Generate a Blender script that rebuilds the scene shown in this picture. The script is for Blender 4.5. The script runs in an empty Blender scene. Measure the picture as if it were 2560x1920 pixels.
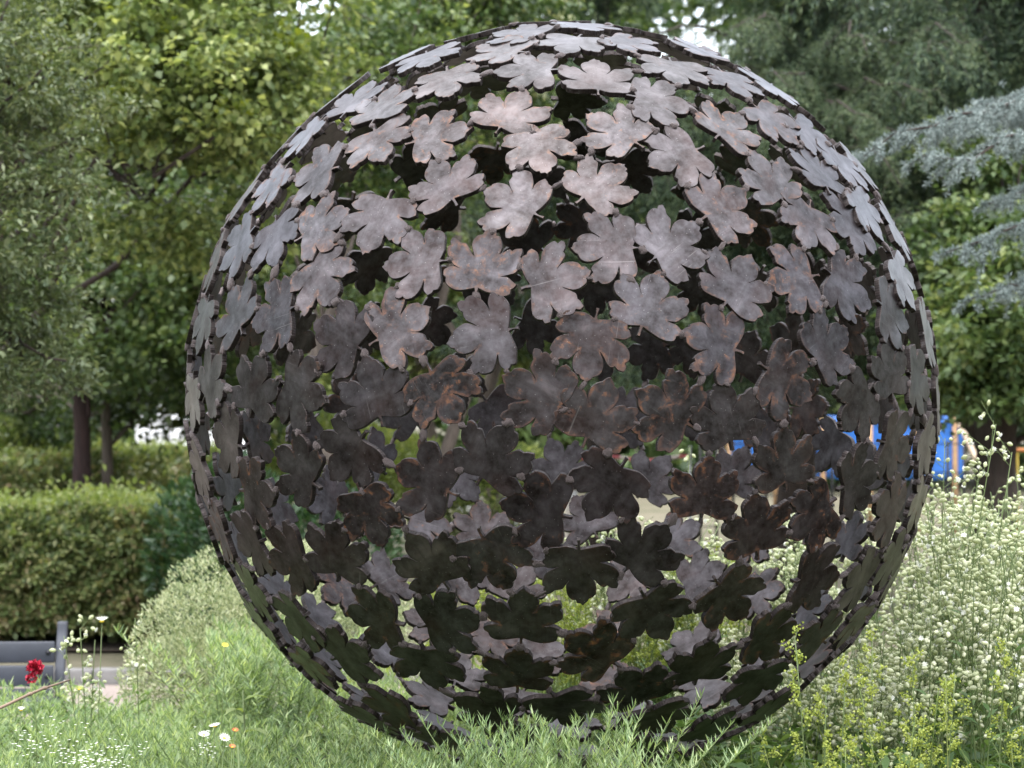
import bpy, bmesh, math, random
import numpy as np
from mathutils import Vector, Matrix
from math import radians, sin, cos, pi, sqrt

S = bpy.context.scene
COL = S.collection
random.seed(7)
RNG = np.random.default_rng(11)

# ------------------------------------------------------------------ camera, world, sun, exposure
F_PX = 2234.0                       # focal length in pixels of a 1024 px wide frame
CAM = Vector((0.0, -6.6, 1.87))
PITCH, YAW = radians(0.645), radians(1.246)
cd = bpy.data.cameras.new('camera'); cam = bpy.data.objects.new('camera', cd); COL.objects.link(cam)
cam.location = CAM
cam.rotation_euler = (radians(90) + PITCH, 0, YAW)
cd.sensor_width = 36; cd.lens = 36 * F_PX / 1024
cd.clip_start = 0.1; cd.clip_end = 600
cd.dof.use_dof = True; cd.dof.focus_distance = 5.75; cd.dof.aperture_fstop = 6.0
S.camera = cam
S.render.resolution_x, S.render.resolution_y = 1024, 768

SUN_EL, SUN_AZ = radians(76), radians(195)     # azimuth: direction the light comes from, clockwise from +Y
w = bpy.data.worlds.new('World'); S.world = w; w.use_nodes = True
nt = w.node_tree; bg = nt.nodes['Background']
sky = nt.nodes.new('ShaderNodeTexSky'); sky.sky_type = 'NISHITA'; sky.sun_disc = False
sky.sun_elevation = SUN_EL; sky.sun_rotation = SUN_AZ
sky.air_density = 1.0; sky.dust_density = 1.6; sky.ozone_density = 0.6; sky.altitude = 0
hs = nt.nodes.new('ShaderNodeHueSaturation'); hs.inputs['Saturation'].default_value = 0.38   # thin bright cloud
nt.links.new(sky.outputs[0], hs.inputs['Color']); nt.links.new(hs.outputs[0], bg.inputs[0]); bg.inputs[1].default_value = 0.15
sd = bpy.data.lights.new('sun', 'SUN'); sun = bpy.data.objects.new('sun', sd); COL.objects.link(sun)
sd.energy = 1.4; sd.angle = radians(120); sd.color = (1.0, 0.97, 0.93)
sdir = Vector((sin(SUN_AZ) * cos(SUN_EL), cos(SUN_AZ) * cos(SUN_EL), sin(SUN_EL)))
sun.rotation_euler = (-sdir).to_track_quat('-Z', 'Y').to_euler()
S.view_settings.view_transform = 'Standard'; S.view_settings.look = 'None'
S.view_settings.exposure = 2.2; S.view_settings.gamma = 1.0; S.view_settings.use_curve_mapping = False
S.render.engine = 'CYCLES'
S.cycles.max_bounces = 6; S.cycles.diffuse_bounces = 3; S.cycles.glossy_bounces = 3
S.cycles.transmission_bounces = 4; S.cycles.transparent_max_bounces = 4
S.cycles.use_denoising = True
S.cycles.sample_clamp_indirect = 6

CAMROT = cam.rotation_euler.to_matrix()
def ray(px, py):
    v = Vector(((px - 512) / F_PX, (384 - py) / F_PX, -1.0))
    return (CAMROT @ v).normalized()
def at(px, py, depth):
    """world point seen at a photograph pixel (1024 wide) at `depth` metres along +Y from the camera"""
    d = ray(px, py); return CAM + d * (depth / d.y)

# ------------------------------------------------------------------ helpers
def link(name, me, mat=None, parent=None):
    if mat is not None and not me.materials: me.materials.append(mat)
    o = bpy.data.objects.new(name, me); COL.objects.link(o)
    if parent is not None: o.parent = parent
    return o
def empty(name, loc=(0, 0, 0), rot=(0, 0, 0)):
    o = bpy.data.objects.new(name, None); COL.objects.link(o)
    o.location = loc; o.rotation_euler = rot; o.empty_display_size = 0.1
    return o
def tag(o, label=None, cat=None, group=None, kind=None):
    if label: o['label'] = label
    if cat: o['category'] = cat
    if group: o['group'] = group
    if kind: o['kind'] = kind
    return o
def mesh_np(name, V, F):
    """mesh from an (n,3) array and an (m,k) array of equal-sized faces (or a list of them)"""
    if not isinstance(F, (list, tuple)): F = [F]
    V = np.asarray(V, dtype=np.float32)
    F = [np.asarray(f, dtype=np.int32) for f in F if len(f)]
    me = bpy.data.meshes.new(name)
    nl = sum(f.size for f in F); nf = sum(len(f) for f in F)
    me.vertices.add(len(V)); me.vertices.foreach_set('co', V.ravel())
    me.loops.add(nl); me.loops.foreach_set('vertex_index', np.concatenate([f.ravel() for f in F]))
    me.polygons.add(nf)
    tot = np.concatenate([np.full(len(f), f.shape[1], dtype=np.int32) for f in F])
    st = np.concatenate([[0], np.cumsum(tot)[:-1]]).astype(np.int32)
    me.polygons.foreach_set('loop_start', st)
    me.update(calc_edges=True)
    return me
class Acc:
    """collects vertex/quad blocks"""
    def __init__(s): s.V = []; s.Q = []; s.T = []; s.n = 0
    def add(s, V, Q=None, T=None):
        V = np.asarray(V, dtype=np.float32).reshape(-1, 3)
        if Q is not None and len(Q): s.Q.append(np.asarray(Q, dtype=np.int64) + s.n)
        if T is not None and len(T): s.T.append(np.asarray(T, dtype=np.int64) + s.n)
        s.V.append(V); s.n += len(V)
    def mesh(s, name, smooth=False):
        F = []
        if s.Q: F.append(np.concatenate(s.Q))
        if s.T: F.append(np.concatenate(s.T))
        me = mesh_np(name, np.concatenate(s.V), F)
        if smooth: me.shade_smooth()
        return me
def tube(acc, pts, rad, n=6):
    """tapered tube along points"""
    pts = np.asarray(pts, dtype=float); m = len(pts)
    rad = np.asarray(rad, dtype=float) * np.ones(m)
    T = np.gradient(pts, axis=0); T /= np.linalg.norm(T, axis=1)[:, None] + 1e-9
    up = np.array([0, 0, 1.0]) if abs(T[0][2]) < 0.9 else np.array([1.0, 0, 0])
    A = np.cross(T, up); A /= np.linalg.norm(A, axis=1)[:, None] + 1e-9
    B = np.cross(T, A)
    a = np.arange(n) * 2 * pi / n
    V = pts[:, None, :] + rad[:, None, None] * (np.cos(a)[None, :, None] * A[:, None, :] + np.sin(a)[None, :, None] * B[:, None, :])
    i = np.arange(m - 1)[:, None] * n; j = np.arange(n)[None, :]; j2 = (j + 1) % n
    Q = np.stack([i + j, i + j2, i + n + j2, i + n + j], -1).reshape(-1, 4)
    V = V.reshape(-1, 3)
    V2 = np.concatenate([V, pts[-1:]]); k = (m - 1) * n
    Tr = np.stack([k + np.arange(n), k + (np.arange(n) + 1) % n, np.full(n, m * n)], -1)
    acc.add(V2, Q, Tr)
def box(acc, c, h, R=None):
    c = np.array(c, dtype=float); h = np.array(h, dtype=float)
    s = np.array([[x, y, z] for x in (-1, 1) for y in (-1, 1) for z in (-1, 1)], dtype=float) * h
    if R is not None: s = s @ np.array(R).T
    acc.add(s + c, [[0, 1, 3, 2], [4, 6, 7, 5], [0, 4, 5, 1], [2, 3, 7, 6], [0, 2, 6, 4], [1, 5, 7, 3]])
def bevel_obj(o, wdt=0.004, seg=2):
    m = o.modifiers.new('bevel', 'BEVEL'); m.width = wdt; m.segments = seg; m.limit_method = 'ANGLE'
    return o
def unit(a): return a / (np.linalg.norm(a, axis=-1, keepdims=True) + 1e-9)
def rnd_dirs(n): return unit(RNG.normal(size=(n, 3)))
def leaf_quads(acc, P, D, Nn, L, W, fold=0.12, bend=0.0):
    """one diamond-shaped leaf per row: base P, direction D, normal Nn"""
    n = len(P); L = np.broadcast_to(L, (n,))[:, None]; W = np.broadcast_to(W, (n,))[:, None]
    D = unit(D); Sd = unit(np.cross(D, Nn)); Nn = np.cross(Sd, D)
    b = P; t = P + D * L - Nn * L * bend
    m = P + D * L * 0.48
    l = m + Sd * W * 0.5 + Nn * W * fold; r = m - Sd * W * 0.5 + Nn * W * fold
    V = np.stack([b, r, t, l], 1).reshape(-1, 3)
    acc.add(V, np.arange(n * 4).reshape(n, 4))
def blades(acc, P, D, L, W, droop=0.3, seg=2):
    """narrow curved blades, tapering, `seg` quads each (last pinched)"""
    n = len(P); L = np.broadcast_to(L, (n,))[:, None]; W = np.broadcast_to(W, (n,))[:, None]
    D = unit(D); Sd = unit(np.cross(D, np.array([0, 0, 1.0]) + 0.35 * rnd_dirs(n)))
    dz = np.array([0, 0, -1.0]); rows = []
    for k in range(seg + 1):
        t = k / seg
        c = P + D * L * t + dz * L * droop * t * t
        wk = W * (0.7 if k == 0 else (0.12 if k == seg else 1.0)) * 0.5
        rows += [c + Sd * wk, c - Sd * wk]
    V = np.stack(rows, 1)
    k = 2 * (seg + 1)
    base = np.arange(n)[:, None] * k
    Q = np.concatenate([base + np.array([[2 * i, 2 * i + 1, 2 * i + 3, 2 * i + 2]]) for i in range(seg)], 0)
    acc.add(V.reshape(-1, 3), Q)

# ------------------------------------------------------------------ materials
def new_mat(name):
    m = bpy.data.materials.new(name); m.use_nodes = True
    t = m.node_tree; p = t.nodes['Principled BSDF']
    return m, t, p, t.nodes.new, t.links.new
def ramp(N, L, src, stops, interp='LINEAR'):
    r = N('ShaderNodeValToRGB'); r.color_ramp.interpolation = interp
    e = r.color_ramp.elements
    while len(e) < len(stops): e.new(0.5)
    for el, (p, c) in zip(e, stops):
        el.position = p; el.color = (c[0], c[1], c[2], 1) if len(c) > 1 else (c[0],) * 3 + (1,)
    L(src, r.inputs[0]); return r.outputs[0]
def noise(N, L, vec, scale, detail=3, rough=0.55, dist=0.0):
    n = N('ShaderNodeTexNoise'); n.inputs['Scale'].default_value = scale; n.inputs['Detail'].default_value = detail
    n.inputs['Roughness'].default_value = rough; n.inputs['Distortion'].default_value = dist
    L(vec, n.inputs['Vector']); return n.outputs['Fac']
def mixc(N, L, fac, a, b, mode='MIX'):
    m = N('ShaderNodeMix'); m.data_type = 'RGBA'; m.blend_type = mode
    if isinstance(fac, (int, float)): m.inputs[0].default_value = fac
    else: L(fac, m.inputs[0])
    for i, v in ((6, a), (7, b)):
        if isinstance(v, (tuple, list)): m.inputs[i].default_value = (*v[:3], 1)
        else: L(v, m.inputs[i])
    return m.outputs[2]
def math_(N, L, op, a, b=None, clamp=False):
    m = N('ShaderNodeMath'); m.operation = op; m.use_clamp = clamp
    for i, v in enumerate((a, b)):
        if v is None: continue
        if isinstance(v, (int, float)): m.inputs[i].default_value = v
        else: L(v, m.inputs[i])
    return m.outputs[0]
def bump(N, L, p, h, strength=0.3, dist=0.01):
    b = N('ShaderNodeBump'); b.inputs['Strength'].default_value = strength; b.inputs['Distance'].default_value = dist
    L(h, b.inputs['Height']); L(b.outputs[0], p.inputs['Normal'])
def leaf_mat(name, cols, patch=0.9, transl=0.35, rough=0.5, spec=0.35, tint=None):
    """foliage: random colour per leaf plus soft large patches of younger and older growth"""
    m, t, p, N, L = new_mat(name)
    g = N('ShaderNodeNewGeometry'); tc = N('ShaderNodeTexCoord')
    n = noise(N, L, tc.outputs['Object'], patch, 2)
    f = math_(N, L, 'ADD', math_(N, L, 'MULTIPLY', g.outputs['Random Per Island'], 0.6), math_(N, L, 'MULTIPLY', n, 0.55))
    f = math_(N, L, 'SUBTRACT', f, 0.08)
    k = len(cols)
    c = ramp(N, L, f, [(0.12 + 0.76 * i / (k - 1), q) for i, q in enumerate(cols)])
    L(c, p.inputs['Base Color'])
    p.inputs['Roughness'].default_value = rough; p.inputs['Specular IOR Level'].default_value = spec
    tr = N('ShaderNodeBsdfTranslucent')
    c2 = mixc(N, L, 1.0, c, tint or (1.0, 1.0, 0.55), 'MULTIPLY')
    c3 = mixc(N, L, 1.0, c2, (1.5, 1.5, 1.5), 'MULTIPLY')
    L(c3, tr.inputs[0])
    mx = N('ShaderNodeMixShader'); mx.inputs[0].default_value = transl
    L(p.outputs[0], mx.inputs[1]); L(tr.outputs[0], mx.inputs[2])
    L(mx.outputs[0], t.nodes['Material Output'].inputs['Surface'])
    return m
def plain_mat(name, col, rough=0.6, metal=0.0, var=0.25, scale=8.0, bstr=0.2, bdist=0.004):
    m, t, p, N, L = new_mat(name)
    tc = N('ShaderNodeTexCoord')
    n = noise(N, L, tc.outputs['Object'], scale, 5)
    c = ramp(N, L, n, [(0.3, tuple(x * (1 - var) for x in col)), (0.7, tuple(min(1, x * (1 + var)) for x in col))])
    L(c, p.inputs['Base Color']); p.inputs['Roughness'].default_value = rough; p.inputs['Metallic'].default_value = metal
    if bstr: bump(N, L, p, noise(N, L, tc.outputs['Object'], scale * 5, 4), bstr, bdist)
    return m
def bark_mat(name, c1, c2, scale=6):
    m, t, p, N, L = new_mat(name)
    tc = N('ShaderNodeTexCoord'); mp = N('ShaderNodeMapping'); mp.inputs['Scale'].default_value = (1, 1, 0.18)
    L(tc.outputs['Object'], mp.inputs[0])
    n = noise(N, L, mp.outputs[0], scale * 4, 6, 0.65)
    L(ramp(N, L, n, [(0.3, c1), (0.7, c2)]), p.inputs['Base Color']); p.inputs['Roughness'].default_value = 0.9
    bump(N, L, p, n, 0.8, 0.03)
    return m

# ------------------------------------------------------------------ the sphere of steel leaves
RAD = 1.1
CEN = Vector((0, 0, 1.9))
UNIT = 0.0992
THK = 0.0145

def steel_mat(name, edge=False):
    m, t, p, N, L = new_mat(name)
    tc = N('ShaderNodeTexCoord'); oi = N('ShaderNodeObjectInfo')
    off = N('ShaderNodeVectorMath'); off.operation = 'MULTIPLY_ADD'
    L(oi.outputs['Random'], off.inputs[0]); off.inputs[1].default_value = (37.0, 61.0, 17.0); L(tc.outputs['Object'], off.inputs[2])
    v = off.outputs[0]
    if edge:
        n1 = noise(N, L, v, 60, 4)
        c = ramp(N, L, n1, [(0.3, (0.010, 0.007, 0.007)), (0.58, (0.028, 0.019, 0.017)), (0.8, (0.12, 0.11, 0.108))])
        L(c, p.inputs['Base Color']); p.inputs['Metallic'].default_value = 0.45; p.inputs['Roughness'].default_value = 0.55
        # flame-cut drag lines run across the plate's thickness
        at_ = N('ShaderNodeAttribute'); at_.attribute_name = 'along'
        wv = math_(N, L, 'SINE', math_(N, L, 'MULTIPLY', at_.outputs['Fac'], 900.0))
        bump(N, L, p, math_(N, L, 'ADD', wv, math_(N, L, 'MULTIPLY', n1, 2.0)), 0.35, 0.0006)
        return m
    big = noise(N, L, v, 11, 4, 0.6, 0.4)
    mid = noise(N, L, v, 42, 5, 0.65)
    fine = noise(N, L, v, 240, 4, 0.7)
    mp = N('ShaderNodeMapping'); mp.inputs['Rotation'].default_value = (0, 0, 0.5); mp.inputs['Scale'].default_value = (1, 0.09, 1); L(v, mp.inputs[0])
    streak = noise(N, L, mp.outputs[0], 95, 4, 0.6)
    # mill scale: bluish grey to brownish purple
    c = ramp(N, L, big, [(0.30, (0.0065, 0.0042, 0.004)), (0.44, (0.0155, 0.0118, 0.012)), (0.58, (0.036, 0.031, 0.035)), (0.74, (0.084, 0.077, 0.085))])
    warm = ramp(N, L, oi.outputs['Random'], [(0.0, (0.86, 0.84, 0.88)), (0.5, (1.02, 0.93, 0.92)), (1.0, (1.14, 0.93, 0.85))])
    c = mixc(N, L, 1.0, c, warm, 'MULTIPLY')
    c = mixc(N, L, math_(N, L, 'MULTIPLY', ramp(N, L, mid, [(0.35, (0,)), (0.75, (1,))]), 0.35), c, (0.098, 0.093, 0.103))
    c = mixc(N, L, math_(N, L, 'MULTIPLY', ramp(N, L, streak, [(0.48, (0,)), (0.66, (1,))]), 0.35), c, (0.018, 0.012, 0.011))
    # rust: patches near the rim of the plate plus scattered blooms, amount differs leaf by leaf
    sep = N('ShaderNodeSeparateXYZ'); L(tc.outputs['Object'], sep.inputs[0])
    r2 = N('ShaderNodeVectorMath'); r2.operation = 'LENGTH'; L(tc.outputs['Object'], r2.inputs[0])
    ra = N('ShaderNodeAttribute'); ra.attribute_name = 'rim'
    rim = math_(N, L, 'SUBTRACT', 1.0, math_(N, L, 'MULTIPLY', ra.outputs['Fac'], 95.0, True), True)
    wn = N('ShaderNodeTexWhiteNoise'); wn.noise_dimensions = '1D'; L(oi.outputs['Random'], wn.inputs['W'])
    amt = math_(N, L, 'POWER', wn.outputs['Value'], 1.6)
    rn = noise(N, L, v, 27, 6, 0.72, 0.5)
    thr = math_(N, L, 'ADD', rn, math_(N, L, 'ADD', math_(N, L, 'MULTIPLY', rim, 0.17), math_(N, L, 'MULTIPLY', amt, 0.17)))
    rf = ramp(N, L, thr, [(0.70, (0,)), (0.80, (0.85,)), (0.9, (1,))])
    rustc = ramp(N, L, mid, [(0.25, (0.028, 0.010, 0.005)), (0.50, (0.085, 0.027, 0.007)), (0.70, (0.32, 0.105, 0.013))])
    rf = math_(N, L, 'MULTIPLY', rf, ramp(N, L, fine, [(0.2, (0.45,)), (0.6, (1,))]))
    c = mixc(N, L, math_(N, L, 'MULTIPLY', rf, 0.75), c, rustc)
    # red-brown bloom
    rb = ramp(N, L, noise(N, L, v, 7, 3), [(0.5, (0,)), (0.72, (0.4,))])
    c = mixc(N, L, rb, c, (0.045, 0.021, 0.018))
    # darker burnt band along the cut edge, and fine bright scratches
    c = mixc(N, L, math_(N, L, 'MULTIPLY', math_(N, L, 'POWER', rim, 2.0), math_(N, L, 'MULTIPLY', mid, 0.9)), c, (0.016, 0.011, 0.012))
    ms = N('ShaderNodeMapping'); ms.inputs['Rotation'].default_value = (0, 0, 1.1); ms.inputs['Scale'].default_value = (1, 0.03, 1); L(v, ms.inputs[0])
    sc_ = ramp(N, L, noise(N, L, ms.outputs[0], 170, 2, 0.5), [(0.71, (0,)), (0.76, (0.16,))])
    c = mixc(N, L, sc_, c, (0.30, 0.28, 0.27))
    # tiny spatter dots
    vo = N('ShaderNodeTexVoronoi'); vo.inputs['Scale'].default_value = 85; L(v, vo.inputs['Vector'])
    dots = ramp(N, L, vo.outputs['Distance'], [(0.045, (1,)), (0.075, (0,))])
    c = mixc(N, L, math_(N, L, 'MULTIPLY', dots, 0.6), c, (0.40, 0.38, 0.37))
    L(c, p.inputs['Base Color'])
    L(math_(N, L, 'SUBTRACT', 0.80, math_(N, L, 'MULTIPLY', rf, 0.45)), p.inputs['Metallic'])
    L(math_(N, L, 'ADD', math_(N, L, 'MULTIPLY', mid, 0.22), math_(N, L, 'ADD', math_(N, L, 'MULTIPLY', rf, 0.3), 0.29)), p.inputs['Roughness'])
    h = math_(N, L, 'ADD', math_(N, L, 'MULTIPLY', big, 1.0), math_(N, L, 'ADD', math_(N, L, 'MULTIPLY', fine, 0.10), math_(N, L, 'MULTIPLY', dots, 0.25)))
    L(ramp(N, L, math_(N, L, 'ADD', math_(N, L, 'MULTIPLY', big, 0.6), math_(N, L, 'MULTIPLY', mid, 0.4)), [(0.38, (0.08,)), (0.62, (0.52,))]), p.inputs['Coat Weight']); p.inputs['Coat Roughness'].default_value = 0.30; p.inputs['Coat IOR'].default_value = 1.6
    bump(N, L, p, h, 0.55, 0.004)
    return m
M_steel = steel_mat('weathered_steel'); M_edge = steel_mat('cut_steel_edge', True)
M_weld = plain_mat('weld_metal', (0.10, 0.082, 0.08), 0.36, 0.8, 0.6, 70, 0.9, 0.003)

SEGS = [
 [(0, 1.05), (0.06, 0.99), (0.13, 0.95), (0.17, 0.87)],
 [(0.17, 0.87), (0.28, 0.83), (0.365, 0.69), (0.385, 0.54), (0.34, 0.38), (0.245, 0.235)],
 [(0.245, 0.235), (0.34, 0.37), (0.46, 0.50), (0.57, 0.55), (0.66, 0.53)],
 [(0.66, 0.53), (0.76, 0.61), (0.90, 0.63)],
 [(0.90, 0.63), (0.95, 0.53), (0.91, 0.42)],
 [(0.91, 0.42), (0.99, 0.35), (0.985, 0.18), (0.89, 0.04), (0.74, -0.07), (0.54, -0.15)],
 [(0.54, -0.15), (0.70, -0.125), (0.85, -0.16), (0.985, -0.26)],
 [(0.985, -0.26), (0.96, -0.37), (0.875, -0.43)],
 [(0.875, -0.43), (0.86, -0.55), (0.70, -0.645), (0.48, -0.655), (0.25, -0.61), (0.045, -0.54)],
 [(0.045, -0.54), (0.032, -0.66), (0.042, -0.80)]]
def half(rs, amp):
    out = []
    for sg in SEGS:
        P = [Vector((x + rs.uniform(-amp, amp) * (0 < i < len(sg) - 1), y + rs.uniform(-amp, amp) * (0 < i < len(sg) - 1))) for i, (x, y) in enumerate(sg)]
        n = len(P)
        for i in range(n - 1):
            p0 = P[max(i - 1, 0)]; p1 = P[i]; p2 = P[i + 1]; p3 = P[min(i + 2, n - 1)]
            for k in range(2):
                u = k / 2
                out.append(0.5 * ((2 * p1) + (p2 - p0) * u + (2 * p0 - 5 * p1 + 4 * p2 - p3) * u * u + (3 * p1 - p0 - 3 * p2 + p3) * u ** 3))
    out.append(Vector(SEGS[-1][-1]))
    return out
def leaf_outline(seed):
    rs = random.Random(seed)
    R = half(rs, 0.022); Lh = half(rs, 0.022)
    sc = rs.uniform(0.95, 1.05)
    pts = [Vector((p.x, p.y)) for p in R] + [Vector((-p.x * sc, p.y)) for p in reversed(Lh[1:])]
    pts = [Vector((p.x, p.y - 0.10)) * UNIT for p in pts]
    # every cutting pattern differs a little: lobes longer, shorter, turned
    w_ = [(rs.uniform(0.012, 0.03), k, rs.uniform(0, 6.28)) for k in (1, 2, 3, 4)]
    out = []
    for p in pts:
        a_ = math.atan2(p.y, p.x); s = 1 + sum(q * sin(k * a_ + f) for q, k, f in w_); t = sum(q * 0.6 * sin(k * a_ + f * 1.7) for q, k, f in w_)
        out.append(Vector((p.x * cos(t) - p.y * sin(t), p.x * sin(t) + p.y * cos(t))) * s)
    pts = out
    pts.reverse()                      # counter-clockwise
    return pts
from mathutils.geometry import delaunay_2d_cdt
def leaf_mesh(i, pts):
    n = len(pts); nor = []; rs = random.Random(900 + i)
    for k in range(n):
        e = (pts[(k + 1) % n] - pts[k - 1]); nor.append(Vector((-e.y, e.x)).normalized())
    ins = [p + q * 0.0011 for p, q in zip(pts, nor)]
    # a light net inside the outline carries the plate's slight warp and the distance from its rim
    g = 0.0095; grid_ = [Vector((x * g + (0.5 * g if y % 2 else 0) + rs.uniform(-1, 1) * 0.001, y * g * 0.87)) for x in range(-13, 14) for y in range(-15, 16)]
    A = np.array([[p.x, p.y] for p in ins]); B = np.roll(A, -1, 0); AB = B - A
    def dist(p):
        q = np.array([p.x, p.y]); t = np.clip(((q - A) * AB).sum(1) / ((AB * AB).sum(1) + 1e-12), 0, 1); return float(np.sqrt((((A + AB * t[:, None]) - q) ** 2).sum(1)).min())
    def inside(p):
        x, y = p.x, p.y; c = ((A[:, 1] > y) != (B[:, 1] > y)) & (x < (B[:, 0] - A[:, 0]) * (y - A[:, 1]) / (B[:, 1] - A[:, 1] + 1e-12) + A[:, 0]); return c.sum() % 2 == 1
    grid_ = [p for p in grid_ if inside(p) and dist(p) > 0.0035]
    vs, es, fs, *_ = delaunay_2d_cdt(ins + grid_, [], [list(range(n))], 1, 1e-7)
    ph = [rs.uniform(0, 6.28) for _ in range(4)]; am = rs.uniform(0.4, 1.0) * 0.001
    def warp(p): return am * (sin(p.x * 32 + ph[0]) * cos(p.y * 27 + ph[1]) + 0.5 * sin(p.x * 60 + p.y * 45 + ph[2]))
    h = THK / 2; V = []; al = []; rim = []; F0 = []; F1 = []
    m = len(vs)
    for sgn in (1, -1):
        for p in vs: V.append((p.x, p.y, sgn * h + warp(p))); al.append(0.0); rim.append(dist(p))
    F0 += [tuple(f) for f in fs] + [tuple(m + k for k in reversed(f)) for f in fs]
    s_ = 0; o = 2 * m
    for k in range(n):
        for P_, z in ((ins, h), (pts, h - 0.0011), (pts, -h + 0.0011), (ins, -h)):
            V.append((P_[k].x, P_[k].y, z + warp(P_[k]))); al.append(s_); rim.append(0.0)
        s_ += (pts[(k + 1) % n] - pts[k]).length
    for k in range(n):
        k2 = (k + 1) % n
        for r in range(3): F1.append((o + 4 * k + r, o + 4 * k + r + 1, o + 4 * k2 + r + 1, o + 4 * k2 + r))
    me = bpy.data.meshes.new('leaf_plate'); me.from_pydata(V, [], F0 + F1); me.update()
    me.polygons.foreach_set('material_index', [0] * len(F0) + [1] * len(F1))
    me.polygons.foreach_set('use_smooth', [True] * len(F0) + [False] * len(F1))
    for nm, dat in (('along', al), ('rim', rim)):
        at_ = me.attributes.new(nm, 'FLOAT', 'POINT'); at_.data.foreach_set('value', dat)
    me.materials.append(M_steel); me.materials.append(M_edge)
    return me
OUTL = [leaf_outline(40 + i) for i in range(10)]
LEAFM = [leaf_mesh(i, o) for i, o in enumerate(OUTL)]

# leaves read off the photograph: tile origin, then centre and stem ('s') or tip ('t') in tile pixels (2212 wide = 800 photo px)
TILES = {
 'A': (400, 0, [(1920,930,1710,985,'s'),(1500,985,1468,880,'s'),(1540,715,1455,850,'s'),(1360,680,1250,800,'s'),(985,945,840,1090,'t'),
   (1070,1190,1220,1155,'s'),(760,1300,630,1480,'t'),(560,1390,470,1560,'t'),(1960,1265,2035,1400,'s'),(1990,560,1985,450,'s'),
   (1850,400,1860,460,'t'),(1640,480,1500,550,'t')]),
 'B': (1100, 0, [(420,335,600,360,'s'),(540,235,420,230,'t'),(910,290,960,235,'s'),(1320,290,1560,360,'t'),(600,475,820,465,'s'),
   (1085,530,1100,630,'s'),(1620,480,1590,380,'s'),(2025,560,2150,700,'t'),(1520,695,1350,660,'s'),(485,770,400,890,'s'),
   (690,1030,650,900,'s'),(1215,895,1385,995,'s'),(1635,1080,1790,1025,'s'),(1110,1260,985,1355,'s'),(500,1395,655,1465,'s'),
   (1950,1415,1820,1500,'s'),(1990,870,1925,935,'s')]),
 'C': (1760, 200, [(490,290,650,430,'t'),(455,680,555,825,'s'),(790,610,860,745,'s'),(730,990,755,815,'s'),(1010,980,1110,960,'s'),
   (1125,910,1240,1100,'t'),(620,1375,790,1350,'s'),(1000,1430,890,1330,'s'),(230,1395,150,1555,'s'),(1375,1390,1470,1620,'t'),
   (750,390,860,500,'t'),(960,590,1010,700,'t')]),
 'D': (400, 500, [(1115,170,980,250,'s'),(1500,150,1580,-30,'s'),(790,270,790,120,'s'),(530,330,400,500,'t'),(1120,545,1050,405,'s'),
   (1765,430,1965,405,'s'),(510,770,550,915,'s'),(785,790,905,750,'s'),(1230,950,1380,1035,'s'),(1655,870,1500,975,'s'),
   (290,850,240,1080,'t'),(355,1240,300,1390,'s'),(650,1290,605,1475,'s'),(225,1400,220,1600,'t'),(965,1320,825,1255,'s'),
   (1480,1320,1530,1530,'s'),(380,150,300,420,'t')]),
 'E': (1000, 500, [(295,1340,200,1175,'s'),(565,430,515,620,'s'),(1065,550,870,600,'s'),(1435,320,1660,310,'s'),(1890,290,1775,380,'s'),
   (1720,715,1655,900,'s'),(580,930,785,885,'s'),(1320,1000,1350,800,'s'),(945,1335,1110,1420,'s'),(1355,1475,1270,1680,'s'),(1840,1455,1995,1555,'s')]),
 'F': (1700, 700, [(235,425,415,485,'s'),(325,950,370,1150,'s'),(735,705,590,600,'s'),(1030,450,935,540,'s'),(1460,620,1490,850,'s'),
   (1655,700,1600,640,'s'),(1235,880,1330,750,'s'),(1500,1150,1400,1110,'s'),(1705,1160,1720,1390,'t'),(730,1245,735,1440,'s'),
   (1235,1375,1110,1450,'s'),(175,1450,150,1650,'s'),(1470,225,1345,130,'s')]),
 'K': (1700, 1200, [(1640,180,1560,420,'t'),(540,325,545,525,'s'),(925,260,1060,150,'s'),(1450,205,1560,330,'s'),(950,685,820,700,'s'),
   (1235,690,1370,760,'s'),(1470,690,1385,830,'t'),(360,825,260,700,'s'),(640,1085,480,1130,'s'),(945,1090,1040,1150,'s'),(1210,1010,1080,1200,'t'),
   (540,1420,615,1300,'s')]),
 'G': (400, 1000, [(450,275,550,330,'s'),(275,510,265,660,'t'),(660,640,545,625,'s'),(940,480,1065,590,'s'),(1290,380,1395,240,'s'),
   (1450,800,1385,640,'s'),(1830,560,1965,620,'s'),(400,900,480,920,'s'),(612,995,730,960,'s'),(890,1115,1030,1085,'s'),
   (1210,1060,1215,1255,'s'),(1850,1125,1955,1270,'s')]),
 'H': (1000, 1000, [(650,1110,565,940,'s'),(640,385,540,575,'s'),(950,775,1160,815,'s'),(1440,620,1545,460,'s'),(1700,1040,1590,1165,'s')]),
 'J': (600, 1320, [(400,665,500,560,'s'),(920,635,1090,670,'s'),(1445,660,1290,680,'s'),(1950,625,1945,790,'s'),(750,885,600,930,'s'),
   (1300,965,1255,845,'s'),(1915,995,1910,1145,'s'),(1700,1270,1850,1330,'s'),(670,1210,780,1300,'t'),(1020,1265,820,1200,'t'),
   (1410,1475,1560,1440,'t'),(1940,1450,1860,1380,'t'),(1010,1450,850,1380,'t'),(130,640,60,500,'t'),(245,815,150,690,'t')]),
 'M': (1300, 1320, [(415,310,400,140,'s'),(930,600,865,475,'s'),(510,855,680,950,'s'),(1260,940,1215,1085,'s'),(800,1115,905,1235,'s'),
   (960,1330,900,1230,'s'),(310,1260,230,1160,'s'),(830,1540,1050,1480,'t'),(1330,1385,1500,1270,'t'),(1740,1240,1980,1050,'t')]),
}
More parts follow.
